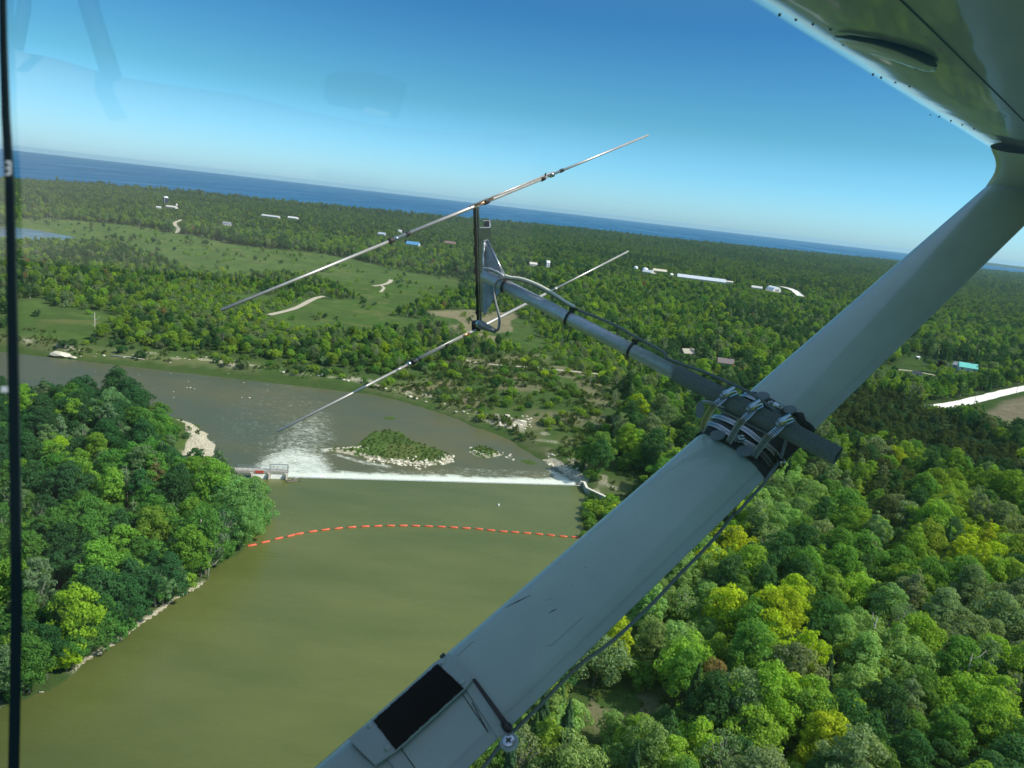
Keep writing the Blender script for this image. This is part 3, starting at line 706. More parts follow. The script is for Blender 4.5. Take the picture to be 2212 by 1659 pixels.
for X, Y, Zs, hw in SEE:
    D = math.hypot(X, Y); ux, uy = X/D, Y/D
    al = px*ux+py*uy; la = np.abs(px*uy-py*ux)
    hit = (al < D+hw*0.6) & (al > D*0.45) & (la < hw*(al/D)+Rm*0.55)
    if not hit.any(): continue
    zl = H_EYE+(Zs-H_EYE)*(al/D)
    s = (zl-hz)/Hm
    f = np.where(hit & (s < 1), s, 1.0)
    f = np.where(hit & (np.hypot(px-X, py-Y) < hw), 0.0, f)
    Hm = Hm*np.clip(f, 0, 1); sz = sz*np.clip(f, 0, 1); Rm = Rm*np.clip(f, 0, 1)
    ok &= f > 0.12
px, py, hz, kd, sz, d_, spc, lw, pn, ysm, blm, v1, v2, v3 = [a[ok] for a in (px, py, hz, kd, sz, d_, spc, lw, pn, ysm, blm, v1, v2, v3)]
kd = np.where(sz < 0.38, 10, kd); sz = np.where((sz < 0.38), np.maximum(sz*3, 0.35), sz)
n = len(px)
TONES = {  # name: colour
    'mid green': (0.062, 0.135, 0.022), 'bright green': (0.110, 0.190, 0.022), 'yellow green': (0.170, 0.245, 0.014), 'dark green': (0.030, 0.078, 0.022),
    'grey green': (0.095, 0.145, 0.055), 'olive green': (0.038, 0.062, 0.017), 'dark evergreen': (0.026, 0.062, 0.024), 'rusty': (0.125, 0.105, 0.035), 'soft green': (0.105, 0.185, 0.048)}
TN = list(TONES); TC = np.array([TONES[k] for k in TN])*np.array([1.86, 1.68, 1.95])
u = rng.random(n)
tone = np.where(u < 0.34, 0, np.where(u < 0.56, 1, np.where(u < 0.80, 3, np.where(u < 0.90, 4, 2))))
tone = np.where((v3 > 0.68) & (u < 0.55) & ~lw, 1, tone); tone = np.where((v2 < 0.35) & (u < 0.5), 3, tone)
tone = np.where((tone == 2) & (rng.random(n) < 0.45), 1, tone)
tone = np.where((tone == 2) & lw & (rng.random(n) < 0.6), 1, tone)
tone = np.where(u > 0.997, 7, tone)
tone = np.where(lw & ((tone == 1) | (tone == 2)) & (rng.random(n) < 0.55), 0, tone); tone = np.where((tone == 2) & (d_ > 330) & (rng.random(n) < 0.8), 1, tone)
tone = np.where((kd == 8) | (kd == 9), np.where(rng.random(n) < 0.7, 6, 3), tone)
tone = np.where(pn, np.where(rng.random(n) < 0.8, 5, 6), tone)
tone = np.where(ysm, np.where(rng.random(n) < 0.45, 1, np.where(rng.random(n) < 0.12, 2, np.where(rng.random(n) < 0.5, 0, 4))), tone)
tone = np.where((kd == 6) | (kd == 7), np.where(rng.random(n) < 0.45, 4, tone), tone)
tone = np.where(kd == 11, np.where(rng.random(n) < 0.7, 4, 3), tone)
_fx, _fy, _ = project(np.stack([px, py, hz+9], 1)); _u = rng.random(n)
for a, b, rad, tn, pr in ((1440, 1290, 120, 8, 0.92), (1150, 1520, 90, 8, 0.8), (1290, 1590, 130, 8, 0.85), (1700, 1390, 75, 2, 0.8), (1760, 1530, 100, 2, 0.6), (1850, 1600, 60, 2, 0.7),
                          (2105, 1195, 60, 2, 1.0), (1690, 1090, 70, 8, 0.8), (545, 1080, 70, 8, 0.95), (1900, 1420, 110, 8, 0.7), (2120, 1390, 110, 4, 0.6), (330, 1500, 60, 1, 0.5), (130, 1400, 70, 2, 0.35),
                          (60, 1130, 45, 2, 0.6), (420, 1070, 60, 1, 0.7), (1560, 1160, 60, 2, 0.35), (2060, 1080, 60, 1, 0.6), (160, 1010, 60, 1, 0.4), (1880, 1060, 90, 5, 0.35)):
    s_ = ((_fx-a)**2+(_fy-b)**2 < rad*rad) & (_u < pr) & (kd != 8) & (kd != 9); tone = np.where(s_, tn, tone)
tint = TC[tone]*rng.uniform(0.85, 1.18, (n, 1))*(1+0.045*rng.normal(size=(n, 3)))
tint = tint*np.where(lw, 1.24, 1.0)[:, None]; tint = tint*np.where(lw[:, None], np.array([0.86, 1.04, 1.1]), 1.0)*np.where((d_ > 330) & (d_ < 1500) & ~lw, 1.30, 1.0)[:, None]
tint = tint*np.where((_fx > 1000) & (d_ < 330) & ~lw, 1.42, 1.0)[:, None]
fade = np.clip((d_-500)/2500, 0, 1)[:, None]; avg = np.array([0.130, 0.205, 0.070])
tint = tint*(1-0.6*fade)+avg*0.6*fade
rz = rng.uniform(0, 2*math.pi, n)
zrel = hz-0.25
# the trees that show largest are things of their own
fx_, fy_, dd_ = project(np.stack([px, py, hz+Hm[ok]*0.6 if len(Hm) != n else hz+6], 1))
inv = (fx_ > 30) & (fx_ < 2250) & (fy_ < 1800)
# hidden behind the strut?
sA = np.array([690, 1659]); ax_, ay_ = 0.753, -0.658
nn = fx_*0.658+fy_*0.753
inv &= ~((nn > 1725) & (nn < 1835) & (fx_ > 700))
hh = np.array([s[1] for s in SPEC])[kd]*sz; rr2 = np.array([s[2] for s in SPEC])[kd]*sz
score = np.where(inv, np.sqrt(hh*rr2)/dd_, 0)
order = np.argsort(-score)
NIND = 296
ind = order[:NIND]; rest = np.ones(n, bool); rest[ind] = False
KN = dict([(i, 'broadleaf tree') for i in range(6)]+[(6, 'slender poplar'), (7, 'slender poplar'), (8, 'conifer'), (9, 'conifer'), (10, 'shrub'), (11, 'half bare tree')])
ON = dict([(i, 'broadleaf_tree') for i in range(6)]+[(6, 'poplar_tree'), (7, 'poplar_tree'), (8, 'conifer_tree'), (9, 'conifer_tree'), (10, 'shrub'), (11, 'sparse_tree')])
def place_tree(name, k, x, y, z, s, r_, col, label, cat, group=None, sxy=1.0):
    t = thing(name, label, cat, (x, y, z), r_, group)
    t.scale = (s*sxy, s*sxy, s); t['tint'] = [float(c) for c in col]
    for nm, me in zip(('trunk', 'crown'), LIB[k]):
        c = bpy.data.objects.new(nm, me); COL.objects.link(c); c.parent = t
        c['tint'] = [float(c_) for c_ in col]
    return t
for i in ind:
    if lw[i]: area = 'in the wood on the left bank'
    elif blm[i]: area = 'on the grassy bluff across the river'
    elif dd_[i] > 330: area = 'in the woods across the river'
    elif fx_[i] > 1700: area = 'in the near forest right of the strut'
    else: area = 'in the near forest below and beside the strut'
    lab = '%s %s %s' % (TN[tone[i]], KN[kd[i]], area)
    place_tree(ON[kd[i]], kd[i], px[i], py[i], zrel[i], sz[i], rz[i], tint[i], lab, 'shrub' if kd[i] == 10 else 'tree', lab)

# ------------------------------------------------------------------ the rest of the woods
def scatter_group(name, lib):
    ng = bpy.data.node_groups.new(name, 'GeometryNodeTree')
    ng.interface.new_socket('Geometry', in_out='INPUT', socket_type='NodeSocketGeometry')
    ng.interface.new_socket('Geometry', in_out='OUTPUT', socket_type='NodeSocketGeometry')
    gi = ng.nodes.new('NodeGroupInput'); go = ng.nodes.new('NodeGroupOutput')
    ci = ng.nodes.new('GeometryNodeCollectionInfo'); ci.inputs['Collection'].default_value = lib
    ci.inputs['Separate Children'].default_value = True; ci.inputs['Reset Children'].default_value = True
    ip = ng.nodes.new('GeometryNodeInstanceOnPoints'); ip.inputs['Pick Instance'].default_value = True
    def att(nm, typ):
        a = ng.nodes.new('GeometryNodeInputNamedAttribute'); a.data_type = typ; a.inputs['Name'].default_value = nm
        return a.outputs['Attribute']
    ng.links.new(gi.outputs[0], ip.inputs['Points']); ng.links.new(ci.outputs[0], ip.inputs['Instance'])
    ng.links.new(att('kind_index', 'INT'), ip.inputs['Instance Index'])
    cx = ng.nodes.new('ShaderNodeCombineXYZ'); ng.links.new(att('turn', 'FLOAT'), cx.inputs[2]); ng.links.new(cx.outputs[0], ip.inputs['Rotation'])
    ng.links.new(att('size', 'FLOAT'), ip.inputs['Scale']); ng.links.new(ip.outputs[0], go.inputs[0])
    return ng
def forest(name, sel, lib, label):
    P = np.stack([px[sel], py[sel], zrel[sel]], 1); k = len(P)
    me = bpy.data.meshes.new(name); me.vertices.add(k); me.vertices.foreach_set('co', P.astype(np.float32).ravel())
    for nm, typ, data in (('kind_index', 'INT', kd[sel]), ('turn', 'FLOAT', rz[sel]), ('size', 'FLOAT', sz[sel])):
        a = me.attributes.new(nm, typ, 'POINT'); a.data.foreach_set('value', np.asarray(data, dtype=np.int32 if typ == 'INT' else np.float32))
    a = me.attributes.new('tint', 'FLOAT_VECTOR', 'POINT'); a.data.foreach_set('vector', tint[sel].astype(np.float32).ravel())
    o = bpy.data.objects.new(name, me); COL.objects.link(o)
    md = o.modifiers.new('trees', 'NODES'); md.node_group = scatter_group(name+'_trees', lib)
    tag(o, label, 'woods', None, 'stuff'); print('WOODS', name, k)
# low scrub on the islands, the far bank, the bluff and the clearings
xs = np.arange(-330, 260, 2.3); ys_ = np.arange(150, 620, 2.3); X, Y = np.meshgrid(xs, ys_); X = X.ravel()+rng.uniform(-1.1, 1.1, X.size); Y = Y.ravel()+rng.uniform(-1.1, 1.1, Y.size)
hS, uS, dS, _ = ground_z(X, Y, True); q1 = vnoise(X, Y, 11, 40); q2 = rng.random(X.shape)
isl = np.zeros(X.shape, bool)
for p in (POLY_ISLE, POLY_IS2): isl |= (sdf(X, Y, p) < -1.2)
oldwood = sdf(X, Y, Gp([(-1500, 1100), (-600, 870), (300, 893), (470, 960), (600, 1100), (300, 1900), (-1500, 2400)], 0)) < 0
bk_ = (dS > 4) & (dS < 34) & (uS > 12) & ~oldwood; bl_ = (sdf(X, Y, BLUFF) < 0) & (dS > 8); gl_ = sdf(X, Y, GLADE) < 4; lb_ = (uS > 1.0) & (uS < 30) & (sdf(X, Y, Gp([(1240, 1070), (1420, 1050), (1430, 1320), (1000, 1560)], 2)) < 0)
okS = (isl & (q2 < 0.95)) | (bk_ & (q1 > 0.50) & (q2 < 0.5)) | (bl_ & (q1 > 0.42) & (q2 < 0.6)) | (gl_ & (q2 < 0.35)) | (lb_ & (q2 < 0.7))
X, Y, hS, isl, bl_, q2 = X[okS], Y[okS], hS[okS], isl[okS], bl_[okS], rng.random(okS.sum())
sS = np.where(isl, 0.11+0.13*q2, np.where(bl_, 0.14+0.5*q2**2, 0.12+0.36*q2**2)); cS = np.array([0.150, 0.225, 0.062])*rng.uniform(0.75, 1.35, (len(X), 1))*np.where(isl, 1.25, 1.0)[:, None]*np.where(rng.random(len(X)) < 0.25, 1.0, 0.8)[:, None]
px = np.r_[px, X]; py = np.r_[py, Y]; zrel = np.r_[zrel, hS-0.05]; kd = np.r_[kd, np.full(len(X), 10)]; sz = np.r_[sz, sS]; rz = np.r_[rz, rng.uniform(0, 6.28, len(X))]; tint = np.vstack([tint, cS]); rest = np.r_[rest, np.zeros(len(X), bool)]; d_ = np.r_[d_, np.hypot(X, Y)]
forest('scrub', np.r_[np.zeros(n, bool), np.ones(len(X), bool)], lib_mid, 'low green scrub on the islands, river banks and bluff')
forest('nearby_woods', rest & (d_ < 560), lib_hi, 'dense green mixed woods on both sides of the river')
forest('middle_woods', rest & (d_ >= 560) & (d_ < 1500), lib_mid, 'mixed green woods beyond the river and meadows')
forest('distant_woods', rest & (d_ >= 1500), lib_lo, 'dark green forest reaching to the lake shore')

# ------------------------------------------------------------------ roads and paths
M_GRAVEL = plain('pale_gravel', (0.46, 0.42, 0.31), 0.95, 0, 0.12, 0.3, spec=0.1)
M_ROAD = plain('road_gravel', (0.80, 0.78, 0.70), 0.95, 0, 0.08, 0.25, spec=0.1)
def ribbon(name, pts, hw, mat, lift):
    P = [np.array(pts[0])]
    for a, b in zip(pts[:-1], pts[1:]):
        a = np.array(a); b = np.array(b); L = np.linalg.norm(b-a); n_ = max(1, int(L/6))
        for j in range(1, n_+1): P.append(a+(b-a)*j/n_)
    P = np.array(P)
    if len(P) > 5:
        for _ in range(3): P[1:-1] = (P[:-2]+2*P[1:-1]+P[2:])/4
    T = np.gradient(P, axis=0); T /= np.linalg.norm(T, axis=1, keepdims=True)+1e-9
    Nn = np.stack([-T[:, 1], T[:, 0]], 1); V = []
    for k, o in enumerate((-1, -0.35, 0.35, 1)):
        w_ = hw*(1+0.22*(vnoise(P[:, 0], P[:, 1], 9, 30+k)-0.5))*o
        q = P+Nn*np.asarray(w_)[:, None]
        V.append(np.column_stack([q, ground_z(q[:, 0], q[:, 1])+lift]))
    V = np.stack(V, 1); V[:, :, 2] = V[:, :, 2].max(1, keepdims=True); n_ = len(P); V = V.reshape(-1, 3)
    F = [(i*4+k, i*4+k+1, (i+1)*4+k+1, (i+1)*4+k) for i in range(n_-1) for k in range(3)]
    me = np_mesh(name, V, F, True)
    tag(mobj(name, me, mat), kind='structure')
for k, q in PW.items():
    ribbon(k if k != 'driveway' else 'gravel_driveway', q, PATHS[k][1], M_ROAD if k in ('gravel_road', 'access_road') else M_GRAVEL, 0.15 if k in ('gravel_road', 'driveway') else 0.35)
for nm, poly in (('gravel_yard', [c1(1370, 1478), c1(1480, 1455), c1(1500, 1470), c1(1440, 1490)]), ('farm_yard', [cm(400, 300), cm(520, 262), cm(600, 268), cm(560, 300), cm(470, 325)]),
                 ('shelter_yard', [cm(1520, 450), cm(1660, 460), cm(1660, 480), cm(1640, 515), cm(1530, 510)])):
    pts = Gp(poly, ZP); z = max(float(ground_z(np.array([a]), np.array([b]))[0]) for a, b in pts)+0.5
    tag(poly_obj(nm, pts, z, M_GRAVEL), kind='structure')

# ------------------------------------------------------------------ box helper
class MB:
    def __init__(s): s.V = []; s.F = []
    def box(s, x0, x1, y0, y1, z0, z1):
        o = len(s.V)
        s.V += [(x0, y0, z0), (x1, y0, z0), (x1, y1, z0), (x0, y1, z0), (x0, y0, z1), (x1, y0, z1), (x1, y1, z1), (x0, y1, z1)]
        s.F += [tuple(o+i for i in f) for f in ((0, 3, 2, 1), (4, 5, 6, 7), (0, 1, 5, 4), (1, 2, 6, 5), (2, 3, 7, 6), (3, 0, 4, 7))]; return s
    def add(s, V, F):
        o = len(s.V); s.V += [tuple(v) for v in V]; s.F += [tuple(o+i for i in f) for f in F]; return s
    def tube(s, pts, r, ns=8, cap=True):
        pts = [Vector(p) for p in pts]; n_ = len(pts); rs = r if isinstance(r, (list, tuple)) else [r]*n_
        up = None; V = []
        for i, p in enumerate(pts):
            t_ = (pts[min(i+1, n_-1)]-pts[max(i-1, 0)]).normalized()
            if up is None: up = t_.orthogonal().normalized()
            up = (up-t_*up.dot(t_)).normalized(); sd = t_.cross(up)
            for k in range(ns):
                a = 2*math.pi*k/ns; V.append(p+(up*math.cos(a)+sd*math.sin(a))*rs[i])
        F = [(i*ns+k, i*ns+(k+1) % ns, (i+1)*ns+(k+1) % ns, (i+1)*ns+k) for i in range(n_-1) for k in range(ns)]
        if cap: F += [tuple(range(ns))[::-1], tuple((n_-1)*ns+k for k in range(ns))]
        return s.add(V, F)
    def mesh(s, name, smooth=False):
        me = pd_mesh(name, s.V, s.F, smooth)
        return me
    def obj(s, name, mat, parent=None, smooth=False):
        return mobj(name, s.mesh(name, smooth), mat, parent)
def smooth_by_angle(o, deg=35):
    me = o.data
    for p in me.polygons: p.use_smooth = True
    try: me.set_sharp_from_angle(angle=math.radians(deg))
    except Exception: pass
    return o

# ------------------------------------------------------------------ buildings
_mc = {}
def cmat(col, rough=0.7, var=0.08, sc=0.4):
    k = (col, rough)
    if k not in _mc: _mc[k] = plain('paint', col, rough, 0, var, sc, spec=0.3)
    return _mc[k]
GLASS = plain('window_glass', (0.02, 0.03, 0.04), 0.1, 0, 0.1, 2.0)
def building(spec):
    name, label, cat, (fx, fy), W, D, h, rh, turn, wc, rc, typ = spec
    x, y = G(fx, fy, ZP); z = gz(x, y)-0.1
    t = thing(name, label, cat, (x, y, z), math.radians(turn))
    wm, rm = cmat(wc), cmat(rc, 0.5)
    if typ == 'silo':
        r = W/2; ns = 24
        V = []; F = []
        for zz in (0, h):
            for k in range(ns): a = 2*math.pi*k/ns; V.append((r*math.cos(a), r*math.sin(a), zz))
        F = [(k, (k+1) % ns, ns+(k+1) % ns, ns+k) for k in range(ns)]
        MB().add(V, F).obj('wall', wm, t, True)
        V = []; F = []; nr = 5
        for j in range(nr+1):
            a2 = j/nr*math.pi/2; rr_ = (r+0.15)*math.cos(a2); zz = h+rh*math.sin(a2)
            for k in range(ns): a = 2*math.pi*k/ns; V.append((rr_*math.cos(a), rr_*math.sin(a), zz))
        F = [(j*ns+k, j*ns+(k+1) % ns, (j+1)*ns+(k+1) % ns, (j+1)*ns+k) for j in range(nr) for k in range(ns)]
        MB().add(V, F).obj('roof', rm, t, True)
        MB().box(-0.5, 0.5, -r-0.5, -r+0.3, 0, h).obj('ladder_chute', rm, t)
    elif typ == 'arch':
        V = []; F = []; ns = 16
        for yy in (-D/2, D/2):
            for k in range(ns+1): a = math.pi*k/ns; V.append((W/2*math.cos(a), yy, h+rh*math.sin(a)))
        F = [(k, k+1, ns+2+k, ns+1+k) for k in range(ns)]
        MB().add(V, F).obj('roof', rm, t, True)
        b = MB(); b.add(V[:ns+1]+[(-W/2, -D/2, 0), (W/2, -D/2, 0)], [tuple(range(ns+3))]); b.add([(a, -bb, c) for a, bb, c in V[:ns+1]]+[(-W/2, D/2, 0), (W/2, D/2, 0)], [tuple(range(ns+3))])
        b.box(-W/2, -W/2+0.3, -D/2, D/2, 0, h); b.box(W/2-0.3, W/2, -D/2, D/2, 0, h); b.obj('wall', wm, t)
        MB().box(-W*0.25, W*0.25, -D/2-0.15, -D/2-0.02, 0, h+rh*0.5).obj('door', cmat((0.25, 0.27, 0.3)), t)
    else:
        b = MB().box(-W/2, W/2, -D/2, D/2, 0, h)
        b.add([(-W/2, -D/2, h), (-W/2, D/2, h), (-W/2, 0, h+rh), (W/2, -D/2, h), (W/2, D/2, h), (W/2, 0, h+rh)], [(0, 2, 1), (3, 4, 5)]); b.obj('wall', wm, t)
        e = 0.5; k_ = rh/(D/2); th = 0.22; r_ = MB()
        for sg in (-1, 1):
            y1 = sg*(D/2+e); z1 = h-e*k_
            V = [(-W/2-e, 0, h+rh+0.03), (W/2+e, 0, h+rh+0.03), (W/2+e, y1, z1+0.03), (-W/2-e, y1, z1+0.03)]
            V += [(a, bb, c+th) for a, bb, c in V]
            r_.add(V, [(0, 3, 2, 1), (4, 5, 6, 7), (0, 1, 5, 4), (1, 2, 6, 5), (2, 3, 7, 6), (3, 0, 4, 7)] if sg < 0 else [(0, 1, 2, 3), (7, 6, 5, 4), (0, 4, 5, 1), (1, 5, 6, 2), (2, 6, 7, 3), (3, 7, 4, 0)])
        ro = r_.obj('roof', rm, t)
        if cat in ('house', 'cottage', 'cabin'):
            MB().box(W*0.2, W*0.2+0.9, -0.4, 0.5, h+rh*0.5, h+rh+1.2).obj('chimney', cmat((0.3, 0.2, 0.16)), ro)
        nw = max(1, min(6, int(W/4.5)))
        if cat in ('trailer', 'tower'): nw = 1
        for j in range(nw):
            cx = -W/2+(j+0.5)*W/nw
            if j == nw//2 and cat not in ('tower',):
                MB().box(cx-0.6, cx+0.6, -D/2-0.06, -D/2+0.05, 0.05, 2.1 if h > 2.3 else h*0.8).obj('door', cmat((0.12, 0.1, 0.09)), t)
            else:
                MB().box(cx-0.65, cx+0.65, -D/2-0.05, -D/2+0.05, h*0.35, h*0.72).obj('window', GLASS, t)
for b in BLD: building(b)

# ------------------------------------------------------------------ the weir, its gates and the abutment
M_CONC = plain('concrete', (0.44, 0.42, 0.36), 0.9, 0, 0.2, 0.8, bump=0.4, bscale=3, spec=0.2)
M_DARKCONC = plain('wet_concrete', (0.10, 0.10, 0.085), 0.6, 0, 0.25, 0.8, spec=0.3)
def local(u, v, z, O=wl, ax=wd, nx=wn_):
    p = O+ax*u+nx*v; return (p[0], p[1], z)
wt = thing('weir', 'long low concrete weir across the river under a white line of falling water', 'weir', (float(wl[0]), float(wl[1]), 0))
wang = math.atan2(wd[1], wd[0]); wt.rotation_euler = (0, 0, wang)
MB().box(-1, WLEN+0.5, 0.02, 1.1, -4.5, -0.10).add([(-1, 1.1, -0.2), (WLEN+.5, 1.1, -0.2), (WLEN+.5, 3.4, -3.2), (-1, 3.4, -3.2)], [(0, 1, 2, 3)]).obj('sill', M_DARKCONC, wt)
def white_mat():
    m, t, out = nmat('white_water'); P = wpos(t)
    p = nd(t, 'ShaderNodeBsdfPrincipled', i_Roughness=0.7)
    f = ramp(t, noise(t, 1.4, 6, 0.75, P), [(0.32, 0), (0.55, 1)])
    lk(t, mixc(t, f, (0.42, 0.48, 0.40), (0.86, 0.88, 0.82)), p.inputs['Base Color'])
    b = nd(t, 'ShaderNodeBump', i_Strength=0.6, i_Distance=0.4); lk(t, noise(t, 1.1, 4, 0.6, P), b.inputs['Height']); lk(t, b.outputs[0], p.inputs['Normal'])
    lk(t, p.outputs[0], out.inputs[0]); return m
M_WHITE = white_mat()
def whitewater():
    us = np.arange(0.5, WLEN+0.4, 0.7); prof = [(0.0, 0.012), (0.5, -0.05), (1.2, -0.25), (1.9, -1.2), (2.7, -2.25), (3.4, -2.2), (4.3, -2.3), (5.4, -2.5), (6.6, -2.75)]
    V = []; 
    for i, u_ in enumerate(us):
        e = 0.7+1.1*vnoise(np.array([u_]), np.array([3.0]), 2.2, 3)[0]
        for j, (v_, z_) in enumerate(prof):
            zz = z_+(0.45*(vnoise(np.array([u_]), np.array([v_*1.3]), 1.1, 4)[0]-0.4) if j > 3 else 0)
            V.append(local(u_, v_*(e if j > 3 else 1)+(0 if j < 4 else 0.0), min(zz, 0.012)))
    n_ = len(prof); F = [(i*n_+j, (i+1)*n_+j, (i+1)*n_+j+1, i*n_+j+1) for i in range(len(us)-1) for j in range(n_-1)]
    tag(mobj('whitewater', np_mesh('whitewater', V, F, True), M_WHITE), 'white foaming water tumbling over the long weir', 'white water', None, 'stuff')
whitewater()
gt = thing('sluice_gates', 'concrete sluice gates with white panels and railings at the left end of the weir', 'dam gate', (*G(543, 1032, 0), 0), wang)
M_STEEL = plain('galvanised_rail', (0.30, 0.36, 0.38), 0.5, 0.4, 0.1, 2)
for k in range(3):
    MB().box(k*6.2-0.55, k*6.2+0.55, -0.6, 4.2, -4, 2.2).add([(k*6.2-0.55, -0.6, 0), (k*6.2+0.55, -0.6, 0), (k*6.2, -1.5, 0), (k*6.2-0.55, -0.6, 2.2), (k*6.2+0.55, -0.6, 2.2), (k*6.2, -1.5, 2.2)], [(0, 2, 1), (3, 4, 5), (0, 3, 5, 2), (2, 5, 4, 1)]).obj('pier', M_CONC, gt)
MB().box(-5.5, 13.2, 0.1, 3.4, 2.21, 2.65).box(-5.5, 13.2, -0.1, 0.09, 1.9, 2.9).obj('deck', M_CONC, gt)
for k in range(2):
    MB().add([(k*6.2+0.65, -0.45, -0.3), (k*6.2+5.55, -0.45, -0.3), (k*6.2+5.55, 0.1, 1.85), (k*6.2+0.65, 0.1, 1.85), (k*6.2+0.65, -0.25, -0.3), (k*6.2+5.55, -0.25, -0.3), (k*6.2+5.55, 0.3, 1.85), (k*6.2+0.65, 0.3, 1.85)],
             [(0, 1, 2, 3), (7, 6, 5, 4), (0, 4, 5, 1), (3, 2, 6, 7), (0, 3, 7, 4), (1, 5, 6, 2)]).obj('gate_panel', cmat((0.84, 0.84, 0.78)), gt)
for v_ in (0.2, 3.3):
    rl = MB()
    for zz in (3.2, 3.75): rl.tube([(-5.4, v_, zz), (13.1, v_, zz)], 0.06, 6)
    for k in range(10): rl.tube([(-5.4+k*2.05, v_, 2.6), (-5.4+k*2.05, v_, 3.8)], 0.06, 6)
    rl.obj('railing', M_STEEL, gt)
hf = MB()
for a_ in (6.4, 12.9): hf.box(a_-0.12, a_+0.12, 1.0, 1.3, 2.65, 5.2)
hf.box(6.3, 13.0, 1.0, 1.3, 5.0, 5.25).obj('hoist_frame', M_STEEL, gt)
MB().box(1.3, 4.3, -0.2, -0.12, 1.95, 3.05).obj('warning_sign', cmat((0.62, 0.10, 0.07)), gt)
MB().box(-9.0, -5.52, 0.1, 3.6, -1, 2.5).obj('abutment', M_CONC, gt)

# right abutment wall
wp = [G(1254, 1040, 2.3), G(1262, 1041, 2.3), G(1268, 1054, 2.3), G(1302, 1070, 2.3), G(1330, 1083, 2.3)]
def wall_strip(pts, w_, z0, z1, name, mat, parent):
    P = [np.array(p) for p in pts]; L = []; R = []
    for i, p in enumerate(P):
        t_ = P[min(i+1, len(P)-1)]-P[max(i-1, 0)]; t_ = t_/np.linalg.norm(t_); n_ = np.array([-t_[1], t_[0]])*w_/2
        L.append(p+n_); R.append(p-n_)
    V = []; F = []
    for l, r in zip(L, R): V += [(l[0], l[1], z0), (l[0], l[1], z1), (r[0], r[1], z1), (r[0], r[1], z0)]
    for i in range(len(P)-1):
        for k in range(4): F.append((i*4+k, i*4+(k+1) % 4, (i+1)*4+(k+1) % 4, (i+1)*4+k))
    F += [(0, 3, 2, 1), tuple((len(P)-1)*4+k for k in range(4))]
    ox, oy = parent.location[:2]
    return mobj(name, pd_mesh(name, [(a-ox, b-oy, c) for a, b, c in V], F), mat, parent)
at_ = thing('abutment_wall', 'pale concrete wing wall on the bank at the right end of the weir', 'wall', (*wp[1], 0))
wall_strip(wp, 0.9, -4, 2.2, 'wall', M_CONC, at_); wall_strip(wp, 1.1, 2.201, 2.45, 'coping', plain('pale_concrete', (0.66, 0.64, 0.52), 0.9, 0, 0.1, 0.8), at_)

# ------------------------------------------------------------------ the orange boom
c8 = crop(500, 950, 2.0868)
FL = [(272, 862), (342, 845), (411, 826), (475, 812), (518, 802), (589, 790), (655, 781), (723, 774), (793, 768), (862, 764), (929, 762), (995, 760), (1061, 760), (1126, 761),
      (1193, 763), (1259, 766), (1324, 769), (1390, 773), (1455, 777), (1518, 784), (1583, 790), (1644, 794), (1706, 799), (1769, 804), (1831, 810), (1895, 816), (1957, 820), (2021, 826)]
FW = [G(*c8(a, b), 0.1) for a, b in FL]
M_ORANGE = plain('orange_plastic', (0.78, 0.13, 0.06), 0.5, 0, 0.12, 0.6)
fb = MB(); fb.tube([(-1.45, 0, 0), (-1.38, 0, 0), (-1.2, 0, 0), (1.2, 0, 0), (1.38, 0, 0), (1.45, 0, 0)], [0.1, 0.2, 0.32, 0.32, 0.2, 0.1], 12)
for k in (-0.6, 0, 0.6): fb.tube([(k-0.06, 0, 0), (k+0.06, 0, 0)], 0.345, 12)
f0 = fb.mesh('boom_float', True); f0.materials.append(M_ORANGE)
ringm = MB().tube([(-1.55, 0, 0), (-1.42, 0, 0)], 0.14, 8).tube([(1.42, 0, 0), (1.55, 0, 0)], 0.14, 8).mesh('coupling'); ringm.materials.append(cmat((0.05, 0.05, 0.05)))
for i, (x, y) in enumerate(FW):
    a = FW[max(i-1, 0)]; b = FW[min(i+1, len(FW)-1)]
    lab = 'orange float in the curved safety boom above the weir'; 
    if i == 0: lab = 'leftmost orange float of the boom, pulled up against the left bank'
    if i in (3, 4): lab = 'one of two orange floats bunched end to end near the left bank'
    o = thing('boom_float', lab, 'float', (x, y, 0.1), math.atan2(b[1]-a[1], b[0]-a[0])+rnd.uniform(-0.11, 0.11), 'orange floats of the safety boom')
    for nm, me in (('body', f0), ('coupling', ringm)):
        q = bpy.data.objects.new(nm, me); COL.objects.link(q); q.parent = o
tag(MB().tube([(x, y, 0.06) for x, y in FW], 0.035, 5).obj('boom_cable', cmat((0.08, 0.07, 0.06))), 'dark cable linking the orange floats across the river', 'cable')
tag(MB().tube([(0, 0, -0.2), (0, 0, 0.0), (0, 0, 0.35), (0, 0, 0.6), (0, 0, 0.75)], [0.25, 0.42, 0.4, 0.25, 0.1], 12).obj('marker_buoy', cmat((0.8, 0.8, 0.76)), None, True), 'small white buoy alone on the calm water above the weir', 'buoy').location = (*G(*c8(1557, 655), 0), 0)

